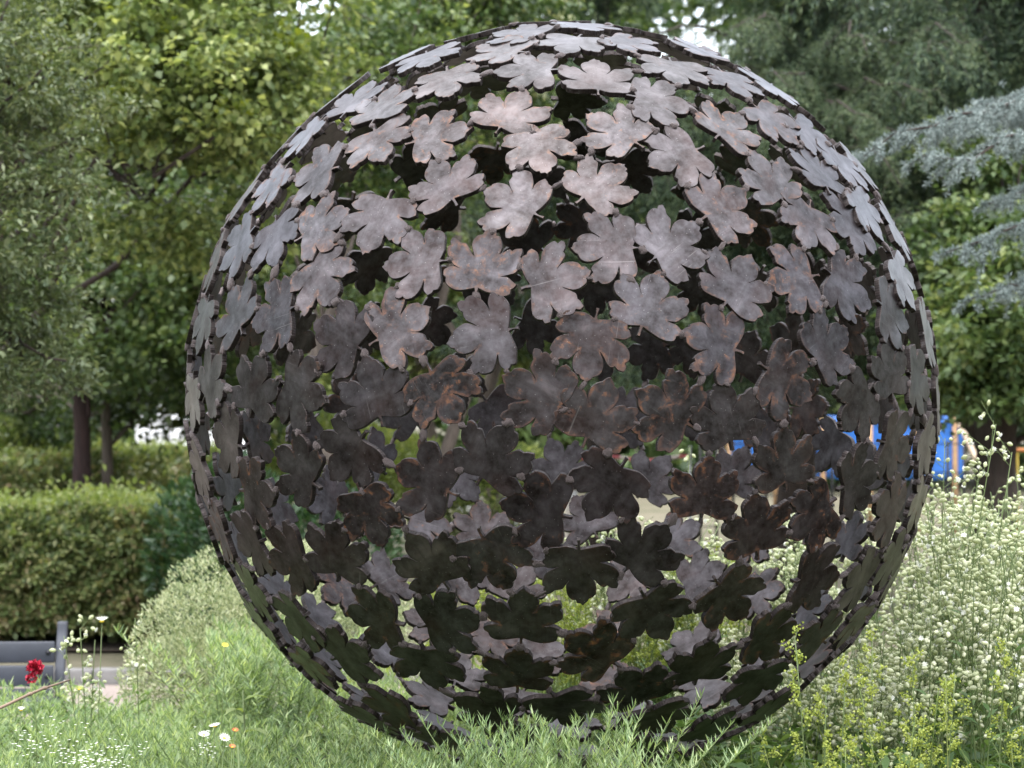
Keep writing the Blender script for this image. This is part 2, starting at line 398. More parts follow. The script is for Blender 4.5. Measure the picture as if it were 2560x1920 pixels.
BACK = {   # seen through the gaps, on the far side
 'B': (1100, 0, [(960,670,780,655,'s'),(370,1110,395,990,'s'),(960,1510,1080,1600,'s'),(740,800,800,700,'t'),(1780,1250,1900,1330,'s'),(1340,1180,1440,1300,'t'),(1160,410,1240,360,'t'),(1900,760,1800,640,'t'),
   (1720,640,1800,620,'t')]),
 'D': (400, 500, [(1420,480,1400,640,'t'),(850,170,980,300,'t'),(930,960,1050,1000,'t'),(1860,880,1960,960,'t'),(600,880,650,960,'t'),(1290,1350,1200,1200,'t'),(1700,1450,1620,1350,'t')]),
 'E': (1000, 500, [(350,760,225,910,'s'),(960,870,830,820,'s'),(850,280,960,330,'s'),(1200,150,1150,290,'s'),(1350,620,1340,760,'t'),(1720,1040,1860,1000,'s'),(2030,1050,2040,1200,'t'),
   (640,600,760,700,'t'),(430,1250,560,1300,'t'),(2060,650,1990,700,'t'),(660,1480,720,1560,'t')]),
 'F': (1700, 700, [(480,520,540,330,'t'),(900,880,1080,870,'t'),(780,420,640,330,'t'),(870,740,930,640,'t'),(1060,1160,980,1300,'t'),(400,1330,440,1240,'t'),(1200,380,1250,440,'t'),(600,1000,560,960,'t')]),
 'G': (400, 1000, [(1580,1240,1480,1295,'s'),(1220,1310,1100,1400,'t'),(1130,650,1040,560,'t'),(650,250,720,200,'t'),(800,760,900,820,'t'),(760,1280,690,1180,'t'),(1180,1440,1090,1380,'t'),
    (1730,1480,1660,1380,'t'),(430,560,380,440,'t'),(830,280,760,200,'t')]),
 'H': (1000, 1000, [(1100,440,1040,300,'t'),(1750,540,1860,400,'t'),(180,860,300,900,'t'),(560,880,570,960,'s'),(1290,820,1220,700,'t'),(420,1270,480,1390,'t'),(640,1350,540,1300,'t'),
    (1570,1270,1480,1380,'t'),(1940,960,2030,900,'t'),(820,1300,860,1240,'t'),(1090,1370,1040,1280,'t'),(2100,1240,2180,1200,'t'),(400,560,450,620,'t'),(1000,1050,960,1010,'t')]),
 'K': (1700, 1200, [(290,560,220,640,'t'),(580,800,660,780,'t'),(1190,400,1240,260,'t'),(750,740,680,760,'t'),(930,900,1080,850,'t'),(150,760,60,720,'t'),(60,420,140,460,'t'),(230,440,280,380,'t'),
    (80,1150,10,1100,'t'),(180,1480,60,1560,'t'),(600,1230,700,1180,'t'),(960,1240,1050,1150,'t')]),
 'J': (600, 1320, [(1290,660,1140,600,'t'),(1000,880,900,960,'t'),(1700,780,1620,860,'t'),(1300,1180,1200,1130,'t'),(850,700,780,640,'t'),(1580,960,1600,1060,'t'),(2080,880,2180,860,'t'),(1200,1250,1150,1180,'t')]),
}
def hit(px, py, far=False):
    d = ray(px, py); oc = CAM - CEN
    b = oc.dot(d); c = oc.dot(oc) - RAD * RAD; q = b * b - c
    if q < 0:
        return (CAM + d * (-b) - CEN).normalized()
    t = -b + (sqrt(q) if far else -sqrt(q))
    return (CAM + d * t - CEN).normalized()
LEAVES = []   # unit normal, unit tip direction
def put(tiles, far, mind):
    for k, (ox, oy, lst) in tiles.items():
        for (cx, cy, dx, dy, md) in lst:
            f = lambda a, b: ((ox + a * 800 / 2212) * 0.4, (oy + b * 800 / 2212) * 0.4)
            n = hit(*f(cx, cy), far)
            if any((n - m).length < mind for m, _ in LEAVES): continue
            d = ray(*f(dx, dy)); den = d.dot(n)
            if abs(den) < 0.05: den = -0.05 if den < 0 else 0.05
            tt = (CEN + n * RAD - CAM).dot(n) / den
            u = (CAM + d * tt) - (CEN + n * RAD)
            if md == 's': u = -u
            u = (u - n * u.dot(n)).normalized()
            LEAVES.append((n, u))
put(TILES, False, 0.10)
N_FRONT = len(LEAVES)
put(BACK, True, 0.135)
N_FIX = len(LEAVES)
# the rest of the shell, unseen or barely seen: fill the free places evenly, then relax
rr = random.Random(5)
pts = [n for n, _ in LEAVES]
cand = [Vector((rr.gauss(0, 1), rr.gauss(0, 1), rr.gauss(0, 1))).normalized() for _ in range(9000)]
vdir = (CAM - CEN).normalized()
def keep_open(q):
    # the photograph looks clean through the far side here, onto the blue hoarding
    v = CAMROT.transposed() @ (CEN + q * RAD - CAM); x = 512 - F_PX * v.x / v.z; y = 384 + F_PX * v.y / v.z
    return q.dot(vdir) < 0 and 735 < x < 862 and 422 < y < 472
for mind in (0.19, 0.176, 0.167, 0.150):
    for q in cand:
        if mind < 0.16 and abs(q.dot(vdir) - 0.16) > 0.28: continue
        if not keep_open(q) and all((q - m).length_squared > mind * mind for m in pts): pts.append(q)
P = np.array([list(p) for p in pts]); nfix = N_FIX
for it in range(60):
    D = P[:, None] - P[None]; d = np.linalg.norm(D, axis=2) + np.eye(len(P)) * 9
    fz = np.clip(0.205 - d, 0, None)[:, :, None] * D / d[:, :, None]
    mv = fz.sum(1) * 0.25; mv[:nfix] = 0
    P = unit(P + mv)
tries = [i * pi / 5 for i in range(10)]
for p in P[nfix:]:
    n = Vector(p); a = n.orthogonal().normalized(); b = n.cross(a); th = rr.uniform(0, 2 * pi)
    LEAVES.append((n, (a * cos(th) + b * sin(th)).normalized()))
vis = lambda n: (CEN + n * RAD - CAM).length + (9 if n.z < -0.93 else 0)
LEAVES.sort(key=lambda t: vis(t[0]))
sphere = tag(empty('leaf_sphere_sculpture', (CEN.x, CEN.y, CEN.z - RAD)), 'large openwork sphere of welded rusty steel maple leaves standing in the flower bed', 'sculpture')
base_off = -Vector(sphere.location)
TR = []; extra = []
rl = random.Random(3)
for i, (n, u) in enumerate(LEAVES):
    k = rl.randrange(10)
    # small tilt off the tangent plane
    tilt = Matrix.Rotation(radians(rl.gauss(0, 1.5)), 3, u) @ Matrix.Rotation(radians(rl.gauss(0, 1.5)), 3, n.cross(u))
    z = tilt @ n; y = (u - z * u.dot(z)).normalized(); x = y.cross(z)
    sc = rl.uniform(0.97, 1.04)
    M = Matrix((x * sc, y * sc, z * sc)).transposed()
    pos = CEN + n * (RAD - THK / 2 - 0.002 + rl.uniform(-0.003, 0.003))
    L4 = Matrix.Translation(pos + base_off) @ M.to_4x4()
    if i < 298:
        o = link('steel_leaf', LEAFM[k], None, sphere); o.matrix_local = L4
    else: extra.append((k, L4))
    W = (np.array([[p.x, p.y, 0] for p in OUTL[k]]) @ np.array(M).T) + np.array(pos)
    TR.append((np.array(n), W))
if extra:
    bm = bmesh.new()
    for k, L4 in extra:
        q = LEAFM[k].copy(); q.transform(L4); bm.from_mesh(q); bpy.data.meshes.remove(q)
    me = bpy.data.meshes.new('steel_leaves'); bm.to_mesh(me); bm.free(); me.materials.append(M_steel); me.materials.append(M_edge)
    o = link('steel_leaves', me, None, sphere); o['kind'] = 'stuff'
# weld beads where neighbouring leaves come together
bead = []
for v in range(3):
    bm = bmesh.new(); bmesh.ops.create_icosphere(bm, subdivisions=2, radius=1.0)
    rb = random.Random(v)
    for q in bm.verts: q.co *= 1 + rb.uniform(-0.32, 0.30)
    for f in bm.faces: f.smooth = True
    me = bpy.data.meshes.new('weld_bead'); bm.to_mesh(me); bm.free(); me.materials.append(M_weld); bead.append(me)
NB = np.array([t[0] for t in TR]); nb = 0; spots = []
for i in range(len(TR)):
    for j in range(i + 1, len(TR)):
        if np.linalg.norm(NB[i] - NB[j]) > 0.25: continue
        A, B = TR[i][1], TR[j][1]
        d = np.linalg.norm(A[:, None] - B[None], axis=2); a, b = np.unravel_index(d.argmin(), d.shape)
        if d[a, b] < 0.030: spots.append(((A[a] + B[b]) / 2, A[a] - B[b], (NB[i] + NB[j]) / 2))
spots.sort(key=lambda s: np.linalg.norm(s[0] - np.array(CAM)))
accw = Acc()
for q, (c, dv, n) in enumerate(spots):
    c = Vector(c); n = Vector(n).normalized(); dv = Vector(dv)
    g = dv.length; dv = (dv - n * dv.dot(n)); dv = dv.normalized() if dv.length > 1e-5 else n.orthogonal().normalized()
    y = n.cross(dv)
    r = rl.uniform(0.0078, 0.0112)
    M = Matrix((dv * (g * 0.45 + r * rl.uniform(0.8, 1.2)), y * r * rl.uniform(0.8, 1.3), n * r * rl.uniform(0.7, 1.0))).transposed()
    L4 = Matrix.Translation(c + n * (THK * 0.28) + base_off) @ M.to_4x4()
    if q < 285:
        o = link('weld', bead[q % 3], None, sphere); o.matrix_local = L4
    else:
        me = bead[q % 3]; V = np.array([list(L4 @ v.co) for v in me.vertices]); accw.add(V, None, [list(p.vertices) for p in me.polygons])
if accw.n:
    o = link('welds', accw.mesh('welds', True), M_weld, sphere); o['kind'] = 'stuff'
print('leaves', N_FRONT, N_FIX, len(LEAVES), 'of', len(P), 'welds', len(spots))
# low round plinth hidden among the plants
a = Acc(); tube(a, [(0, 0, -0.45), (0, 0, -0.02), (0, 0, 0.012)], [0.26, 0.26, 0.25], 28)
o = link('plinth', a.mesh('plinth'), plain_mat('concrete', (0.25, 0.24, 0.22), 0.9, 0, 0.2, 14), sphere)

# ------------------------------------------------------------------ ground
def sm(a, b, x):
    t = min(1, max(0, (x - a) / (b - a))); return t * t * (3 - 2 * t)
def bedz(x, y):
    """raised flower bed around the sculpture, flat park ground beyond"""
    edge = 3.4 + 0.25 * sin(x * 1.3) + 0.9 * sm(-1.0, 1.5, x)
    return 0.5 * (1 - sm(edge - 0.2, edge + 0.35, y)) * sm(-6.2, -5.4, y) * (1 - sm(5.5, 6.0, abs(x))) + 0.012 * sin(x * 5) * sin(y * 4)
def grid(name, x0, x1, y0, y1, nx, ny, zf):
    xs = np.linspace(x0, x1, nx); ys = np.linspace(y0, y1, ny)
    V = [(x, y, zf(x, y)) for y in ys for x in xs]
    i = (np.arange(ny - 1)[:, None] * nx + np.arange(nx - 1)[None]).ravel()
    me = mesh_np(name, V, np.stack([i, i + 1, i + 1 + nx, i + nx], -1)); me.shade_smooth(); return me
def ground_mat(name, stops, scale, bscale=40, bs=0.5, bd=0.02):
    m, t, p, N, L = new_mat(name)
    tc = N('ShaderNodeTexCoord')
    a_ = noise(N, L, tc.outputs['Object'], scale, 6, 0.6); b_ = noise(N, L, tc.outputs['Object'], scale * 14, 5, 0.7)
    f = math_(N, L, 'ADD', math_(N, L, 'MULTIPLY', a_, 0.6), math_(N, L, 'MULTIPLY', b_, 0.4))
    L(ramp(N, L, f, stops), p.inputs['Base Color']); p.inputs['Roughness'].default_value = 0.95
    bump(N, L, p, noise(N, L, tc.outputs['Object'], bscale, 5, 0.7), bs, bd)
    return m
M_lawn = ground_mat('dry_lawn', [(0.34, (0.071, 0.075, 0.037)), (0.5, (0.126, 0.112, 0.071)), (0.66, (0.184, 0.160, 0.116))], 0.5)
M_soil = ground_mat('soil', [(0.35, (0.035, 0.024, 0.016)), (0.6, (0.07, 0.05, 0.033))], 2.5, 60, 0.9, 0.04)
M_path = ground_mat('path_gravel', [(0.35, (0.210, 0.168, 0.147)), (0.65, (0.294, 0.245, 0.217))], 1.2, 150, 0.4, 0.006)
M_kerb = plain_mat('kerb_stone', (0.16, 0.155, 0.15), 0.85, 0, 0.25, 7)
tag(link('ground', grid('ground', -140, 140, -30, 220, 60, 60, lambda x, y: -0.02), M_lawn), kind='structure')
tag(link('near_lawn', grid('near_lawn', -30, 30, -29, 4.2, 30, 20, lambda x, y: -0.012), ground_mat('clipped_grass', [(0.35, (0.030, 0.050, 0.014)), (0.65, (0.065, 0.095, 0.030))], 0.8)), kind='structure')
tag(link('flower_bed_soil', grid('flower_bed_soil', -7, 7, -6.4, 5.2, 90, 90, bedz), M_soil), kind='structure')
# path behind the bed with its kerb, then a strip of dry lawn up to the hedges
tag(link('path', grid('path', -16, 9, 4.2, 8.55, 12, 6, lambda x, y: -0.004), M_path), kind='structure')
k = tag(empty('kerb', (-16, 8.62, 0)), kind='structure')
ks = Acc(); box(ks, (0, 0, 0.03), (0.452, 0.06, 0.07)); kme = ks.mesh('kerb_stone'); kme.materials.append(M_kerb)
for i in range(27):
    o = link('kerb_stone', kme, None, k); o.location = (0.46 + i * 0.915, RNG.normal(0, 0.004), RNG.normal(0, 0.003)); bevel_obj(o, 0.012)
tag(link('hedge_bed_soil', grid('hedge_bed_soil', -14, -1.5, 10.6, 14, 12, 8, lambda x, y: 0.004), M_soil), kind='structure')

# ------------------------------------------------------------------ foliage materials
MB1 = leaf_mat('maple_foliage', [(0.056, 0.086, 0.031), (0.112, 0.156, 0.055), (0.206, 0.252, 0.094), (0.388, 0.420, 0.176)], 0.8, 0.36, 0.36)
MB2 = leaf_mat('olive_green_foliage', [(0.035, 0.052, 0.024), (0.070, 0.098, 0.042), (0.115, 0.145, 0.070), (0.24, 0.26, 0.15)], 0.8, 0.28, 0.42)
MB3 = leaf_mat('deep_green_foliage', [(0.031, 0.057, 0.024), (0.060, 0.101, 0.037), (0.102, 0.149, 0.055), (0.180, 0.218, 0.088)], 0.8, 0.32, 0.36)
MB4 = leaf_mat('yellow_green_foliage', [(0.10, 0.14, 0.02), (0.18, 0.23, 0.03), (0.28, 0.31, 0.05)], 0.8, 0.5)
MH = leaf_mat('hedge_foliage', [(0.045, 0.070, 0.024), (0.085, 0.125, 0.042), (0.150, 0.190, 0.070), (0.26, 0.27, 0.12), (0.30, 0.22, 0.14)], 1.6, 0.28, 0.38)
MHL = leaf_mat('hedge_new_growth', [(0.112, 0.160, 0.040), (0.192, 0.240, 0.072), (0.272, 0.296, 0.120)], 1.6, 0.38, 0.4)
MLA = leaf_mat('laurel_foliage', [(0.020, 0.045, 0.020), (0.035, 0.075, 0.030), (0.06, 0.11, 0.04)], 1.6, 0.2, 0.3)
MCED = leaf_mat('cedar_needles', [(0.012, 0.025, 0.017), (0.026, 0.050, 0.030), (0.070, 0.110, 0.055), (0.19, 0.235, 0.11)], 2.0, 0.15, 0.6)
MBLU = leaf_mat('blue_cedar_needles', [(0.095, 0.125, 0.115), (0.165, 0.205, 0.195), (0.26, 0.30, 0.28)], 1.2, 0.08, 0.6, tint=(1, 1, 1))
MSH = leaf_mat('silver_shrub_foliage', [(0.090, 0.135, 0.054), (0.198, 0.242, 0.117), (0.378, 0.405, 0.242), (0.495, 0.495, 0.315)], 3.5, 0.25, 0.5, tint=(1, 1, 0.8))
BK1 = bark_mat('dark_bark', (0.018, 0.012, 0.010), (0.05, 0.035, 0.028))
BK2 = bark_mat('grey_bark', (0.06, 0.048, 0.04), (0.15, 0.12, 0.10))
BK3 = bark_mat('red_brown_bark', (0.012, 0.006, 0.006), (0.035, 0.016, 0.014))

def limb_pts(a, b, rs, n=7, wob=0.12, lift=0.0):
    a = np.array(a, dtype=float); b = np.array(b, dtype=float); L_ = np.linalg.norm(b - a)
    t = np.linspace(0, 1, n)[:, None]
    p = a + (b - a) * t
    w_ = rs.normal(size=(n, 3)) * wob * L_ * 0.25; w_[0] = 0; w_[-1] = 0
    p += w_; p[:, 2:] += lift * L_ * np.sin(t * pi)
    return p
# where the photograph shows open sky between the trees, no crown or bough is placed
SKY_GAPS = [(731, 47, 16), (677, 20, 8), (684, 8, 6), (700, 30, 5), (312, 8, 14), (868, 52, 5), (655, 44, 4), (890, 62, 3)]
def in_gap(p, extra=0.0):
    v = CAMROT.transposed() @ (Vector(p) - CAM)
    if v.z > -1: return False
    x = 512 - F_PX * v.x / v.z; y = 384 + F_PX * v.y / v.z; e = extra * F_PX / -v.z
    return any(abs(x - gx) < gr + e and abs(y - gy) < gr + e for gx, gy, gr in SKY_GAPS)
def ell_clumps(ells, n, rs, shell=0.45):
    out = []
    vol = np.array([e[3] * e[4] * e[5] for e in ells]); vol = vol ** 0.8 / (vol ** 0.8).sum()
    for e, v in zip(ells, vol):
        m = max(3, int(n * v)); d = unit(rs.normal(size=(m, 3))); r = rs.uniform(0, 1, m) ** shell
        out.append(np.array(e[:3]) + d * r[:, None] * np.array(e[3:]))
    C = np.concatenate(out); return C[[not in_gap(c, 0.12) for c in C]]
def clump_leaves(acc, C, per, cr, L, W, rs, flat=0.55, droop=0.25):
    n = len(C) * per
    cc = np.repeat(C, per, 0); rad = np.repeat(rs.uniform(0.6, 1.35, len(C)), per)[:, None] * cr
    off = rs.normal(size=(n, 3)) * 0.5; off[:, 2] *= flat
    P_ = cc + off * rad
    D = unit(off * np.array([1, 1, 0.6]) + rs.normal(size=(n, 3)) * 0.7 + np.array([0, 0, -droop]))
    Nn = unit(np.array([0, 0, 1.0]) + rs.normal(size=(n, 3)) * 0.55)
    s = rs.uniform(0.65, 1.25, n)
    leaf_quads(acc, P_, D, Nn, L * s, W * s, 0.14, 0.12)
def tree(name, label, base, ells, nclump, per, cr, L, W, mat, bark, trunk_r=0.18, seed=1, cat='tree', nlimb=7, group=None, trunk_top=None, flat=0.55, twigs=18, crown2=None, droop=0.25, wob=0.10):
    rs = np.random.default_rng(seed)
    o = tag(empty(name, base), label, cat, group); b = np.array(base)
    C = ell_clumps(ells, nclump, rs)
    acc = Acc(); clump_leaves(acc, C - b, per, cr, L, W, rs, flat, droop)
    link('crown', acc.mesh('crown'), mat, o)
    if crown2:
        acc = Acc(); clump_leaves(acc, C[rs.choice(len(C), int(len(C) * crown2[1]))] - b + np.array([0, 0, cr * 0.4]), max(4, per // 2), cr * 0.7, L, W, rs, flat, droop)
        link('young_growth', acc.mesh('young_growth'), crown2[0], o)
    cm = np.mean([e[:3] for e in ells], 0) - b
    top = np.array(trunk_top) - b if trunk_top is not None else np.array([cm[0] * 0.5, cm[1] * 0.5, cm[2] + 0.5])
    tp = limb_pts((0, 0, -0.1), top, rs, 9, wob)
    acc = Acc(); tube(acc, tp, np.linspace(trunk_r * 1.15, trunk_r * 0.4, 9), 12); link('trunk', acc.mesh('trunk', True), bark, o)
    Cl = C - b
    sel = Cl[rs.choice(len(Cl), min(len(Cl), nlimb), replace=False)]
    for q in sel:
        f = rs.uniform(0.55, 0.97); k0 = tp[int(f * 8)]
        pp = limb_pts(k0, q, rs, 7, 0.16, 0.05); acc = Acc(); tube(acc, pp, np.linspace(trunk_r * 0.33, 0.012, 7), 7)
        for z in range(3):
            q2 = Cl[np.argmin(np.linalg.norm(Cl - (q + rs.normal(size=3) * 0.8), axis=1))]
            tube(acc, limb_pts(pp[3 + z], q2, rs, 5, 0.15), np.linspace(trunk_r * 0.12, 0.006, 5), 5)
        link('limb', acc.mesh('limb', True), bark, o)
    return o
def X(px, d, z=None, py=384):
    p = at(px, py, d); return (p.x, p.y, p.z if z is None else z)
def E(px, py, d, rx, ry, rz):
    """crown lobe centred on what is seen at a photo pixel at depth d"""
    p = at(px, py, d); return (p.x, p.y, p.z, rx, ry, rz)

def cedar_bough(acc, wood, A, B, rs, tw=0.5, drop=0.5, ntw=34, tuft=0.05, npt=7, nw=0.008, sag=0.06, step=0.045, hang=0.32, al=0.55, sec=2):
    """one bough: curved stem, side twigs to both sides, hanging tips, needle tufts on all of them"""
    A = np.array(A, float); B = np.array(B, float); Ln = np.linalg.norm(B - A)
    n = 12; t = np.linspace(0, 1, n); P_ = A + (B - A) * t[:, None]; P_[:, 2] += sag * Ln * (np.sin(t * pi) * 1.0 - t * t * 0.5)
    P_ += rs.normal(size=P_.shape) * 0.012 * Ln
    tube(wood, P_, np.linspace(0.010 + 0.005 * Ln, 0.003, n), 5)
    T = unit(np.gradient(P_, axis=0)); pts, dirs = [], []
    sd_ = unit(np.cross(T, [0, 0, 1.0]))
    for i in range(ntw):
        u = (i + rs.uniform()) / ntw * 0.93 + 0.07; k = u * (n - 1); k0 = min(int(k), n - 2); f = k - k0
        p0 = P_[k0] * (1 - f) + P_[k0 + 1] * f
        s = 1 if i % 2 else -1
        ln = tw * (1.15 - 0.75 * u) * rs.uniform(0.6, 1.2)
        d = unit(sd_[k0] * s * rs.uniform(0.5, 1.1) + T[k0] * rs.uniform(0.4, 1.0) + np.array([0, 0, 0.15]))
        m = max(4, int(ln / step)); v = np.linspace(0, 1, m)[:, None]
        q = p0 + d * ln * v * (1 - 0.25 * v) + np.array([0, 0, -1.0]) * ln * drop * v ** 2
        pts.append(q); dirs.append(unit(np.gradient(q, axis=0)))
        if m >= 4 and ln > 0.15: tube(wood, q[::max(1, m // 4)], 0.003, 3)
        # secondary hanging twiglets
        for j in range(1, m - 1, sec):
            l2 = ln * hang * rs.uniform(0.5, 1.2); m2 = max(3, int(l2 / step)); v2 = np.linspace(0.15, 1, m2)[:, None]
            d2 = unit(d * 0.4 + sd_[k0] * rs.normal() * 0.7 + T[k0] * rs.normal() * 0.5 + np.array([0, 0, -0.2 - drop * 0.9]))
            q2 = q[j] + d2 * l2 * v2 + np.array([0, 0, -1.0]) * l2 * drop * 0.5 * v2 ** 2
            pts.append(q2); dirs.append(np.repeat(d2[None], m2, 0))
    if sag < 0.03: pts.append(np.repeat(P_, 5, 0) + rs.normal(size=(n * 5, 3)) * [0.05, 0.05, 0.015]); dirs.append(np.repeat(T, 5, 0))
    P2 = np.concatenate(pts); D2 = np.concatenate(dirs)
    P3 = np.repeat(P2, npt, 0) + rs.normal(size=(len(P2) * npt, 3)) * step * 0.3
    D3 = unit(np.repeat(D2, npt, 0) * al + unit(rs.normal(size=(len(P3), 3))) * 0.9 + np.array([0, 0, 0.15]))
    s = rs.uniform(0.7, 1.2, len(P3))
    leaf_quads(acc, P3, D3, unit(rs.normal(size=(len(P3), 3)) + np.array([0, 0, 0.8])), tuft * s, nw * s, 0.1)
def conifer(name, label, base, boughs, mat, bark, seed, trunk_h, trunk_r, **kw):
    rs = np.random.default_rng(seed); o = tag(empty(name, base), label, 'tree'); b = np.array(base)
    acc = Acc(); tube(acc, limb_pts((0, 0, -0.1), (0, 0, trunk_h), rs, 10, 0.03), np.linspace(trunk_r * 1.2, trunk_r * 0.3, 10), 14)
    link('trunk', acc.mesh('trunk', True), bark, o)
    nd, wd = Acc(), Acc()
    for A, B in boughs: cedar_bough(nd, wd, np.array(A) - b, np.array(B) - b, rs, **kw)
    link('needles', nd.mesh('needles'), mat, o); link('boughs', wd.mesh('boughs', True), BK1, o)
    return o

# ------------------------------------------------------------------ trees and far wood
# T1 bright maple, upper left
tree('maple_tree', 'bright green field maple filling the upper left behind the sphere', X(-80, 16.5, 0),
     [E(110, 40, 15.5, 1.0, 0.9, 0.55), E(200, 75, 15.0, 0.8, 0.8, 0.55), E(250, 30, 15.6, 0.75, 0.8, 0.5), E(160, 130, 15.2, 0.75, 0.7, 0.35), E(270, 130, 15.6, 0.5, 0.7, 0.5), E(60, 10, 16, 0.9, 0.9, 0.6),
      E(230, 225, 16, 0.65, 0.7, 0.3), E(150, 235, 16.2, 0.6, 0.6, 0.3), E(180, -70, 16, 1.8, 1.4, 0.7), E(320, 110, 17, 0.5, 0.7, 0.5)],
     560, 62, 0.20, 0.070, 0.052, MB1, BK1, 0.09, 21, trunk_top=X(40, 16.3, 4.6), nlimb=12, crown2=(MB4, 0.12))
# T2 olive tree at the left edge
tree('evergreen_oak', 'grey green evergreen oak with narrow leaves at the left edge', X(-150, 11.9, 0),
     [E(10, 130, 11.5, 0.45, 0.6, 0.45), E(55, 170, 11.6, 0.35, 0.5, 0.3), E(-10, 250, 11.3, 0.5, 0.6, 0.4), E(30, 300, 11.6, 0.42, 0.5, 0.35), E(5, 370, 11.5, 0.45, 0.5, 0.25), E(55, 370, 11.7, 0.22, 0.3, 0.14),
      E(-60, 100, 11.5, 0.5, 0.8, 0.9), E(-20, 30, 11.7, 0.6, 0.6, 0.4), E(100, 110, 11.9, 0.22, 0.3, 0.12), E(-40, 395, 11.5, 0.4, 0.5, 0.2)],
     330, 70, 0.13, 0.050, 0.018, MB2, BK1, 0.10, 22, nlimb=10, droop=0.1, trunk_top=X(-110, 11.9, 3.4))
# T3 shade trees behind the hedges on the left
tree('lime_tree', 'deep green lime tree with dark red brown trunk above the hedges', X(83, 21.5, 0),
     [E(120, 330, 21, 1.3, 1.2, 0.55), E(60, 250, 22, 1.2, 1.2, 0.7), E(150, 250, 21, 1.0, 1.1, 0.55), E(200, 320, 21.5, 0.8, 1.0, 0.7), E(170, 385, 22, 0.9, 1.0, 0.35), E(30, 330, 22.5, 1.0, 1.0, 0.6), E(220, 230, 22, 0.9, 1, 0.8),
      E(100, 150, 23, 2.0, 1.6, 1.2), E(290, 270, 23, 1.2, 1.2, 0.9)],
     520, 62, 0.26, 0.085, 0.060, MB3, BK3, 0.105, 23, trunk_top=X(82, 21.5, 3.4), wob=0.015, nlimb=10, crown2=(MB1, 0.2))
tree('young_lime_tree', 'green tree with slim grey brown trunk left of the sphere above the hedge', X(108, 23.5, 0),
     [E(190, 400, 24, 1.1, 0.8, 0.35), E(140, 395, 24, 0.7, 0.8, 0.3), E(225, 360, 24, 0.8, 0.9, 0.6), E(20, 400, 25, 1.2, 0.8, 0.5)],
     160, 60, 0.26, 0.085, 0.060, MB3, BK2, 0.075, 24, wob=0.015, trunk_top=X(109, 23.5, 3.0), nlimb=5)
# T4 centre, seen above and through the sphere
tree('hawthorn_tree', 'loose green tree with pale twiggy branches rising left of the sphere top', X(330, 19, 0),
     [E(330, 60, 19, 0.8, 0.8, 0.6), E(380, 30, 19.5, 0.7, 0.8, 0.5), E(300, 160, 19, 0.6, 0.7, 0.5), E(400, 120, 20, 0.9, 0.8, 0.8), E(340, 220, 20, 0.9, 0.8, 0.7), E(290, 20, 19.5, 0.4, 0.6, 0.5)],
     230, 58, 0.24, 0.075, 0.050, MB3, BK2, 0.06, 25, nlimb=14, crown2=(MB1, 0.35))
tree('elder_tree', 'pale green elder tree with cream flower heads above the sphere', X(440, 21, 0),
     [E(440, 20, 21, 0.9, 0.8, 0.5), E(500, 20, 21.5, 0.7, 0.8, 0.5), E(470, 110, 22, 1.2, 1.0, 0.9), E(430, -50, 21, 1.4, 1, 0.6)],
     230, 60, 0.26, 0.085, 0.055, MB3, BK2, 0.07, 26, nlimb=9, crown2=(leaf_mat('elder_flower', [(0.30, 0.33, 0.18), (0.55, 0.55, 0.36)], 2, 0.3), 0.35))
tree('sycamore_tree', 'broad mid green tree seen through the middle of the sphere', X(432, 30, 0),
     [E(480, 250, 30, 2.2, 1.5, 1.2), E(380, 300, 30, 1.8, 1.5, 0.9), E(560, 260, 31, 1.8, 1.5, 1.2), E(460, 360, 30.5, 1.8, 1.2, 0.45), E(570, 350, 31, 1.4, 1.2, 0.5), E(330, 380, 30, 1.2, 1.2, 0.4), E(520, 150, 31, 2.0, 1.5, 1.2)],
     520, 62, 0.36, 0.13, 0.095, MB1, BK2, 0.10, 27, trunk_top=X(434, 30, 3.4), nlimb=9)
tree('ash_tree', 'slim tree with pale straight trunk seen through the sphere', X(495, 27, 0),
     [E(520, 180, 28, 1.2, 1.0, 0.7), E(500, 330, 28, 0.9, 0.9, 0.35)], 110, 56, 0.3, 0.10, 0.07, MB3, BK2, 0.11, 28, trunk_top=X(497, 27, 4.2), nlimb=5)
# T7 green trees at the right
tree('hazel_tree', 'low green tree with drooping leaves at the right edge beyond the sphere', X(1010, 18, 0),
     [E(1000, 330, 17.5, 0.75, 0.8, 0.5), E(960, 360, 18, 0.5, 0.7, 0.4), E(1040, 270, 18, 0.8, 0.8, 0.6), E(980, 240, 18.5, 0.5, 0.7, 0.4), E(1010, 390, 17.5, 0.6, 0.6, 0.22), E(950, 300, 18.5, 0.4, 0.6, 0.4), E(1070, 380, 18, 0.6, 0.6, 0.4),
      E(1000, 150, 19, 0.6, 0.7, 0.3), E(930, 400, 19, 0.4, 0.5, 0.16)],
     420, 62, 0.20, 0.080, 0.050, MB3, BK1, 0.10, 29, nlimb=9, crown2=(MB1, 0.45))
def boughs(seed, cx, cy, n, zlo, zhi, r0, r1, az0=0, az1=2 * pi, lift=0.12):
    rs = np.random.default_rng(seed); out = []
    for i in range(n):
        z = zlo + (zhi - zlo) * (i + rs.uniform()) / n; a_ = rs.uniform(az0, az1); r = rs.uniform(r0, r1)
        A = np.array((cx, cy, z)); B = np.array((cx + r * cos(a_), cy + r * sin(a_), z + r * rs.uniform(-0.12, lift)))
        if any(in_gap(A + (B - A) * t + np.array([0, 0, dz]), 0.05) for t in (0.3, 0.5, 0.7, 0.85, 1.0) for dz in (0.0, -0.3)): continue
        out.append((tuple(A), tuple(B)))
    return out
cx, cy, _ = X(800, 23, 0)
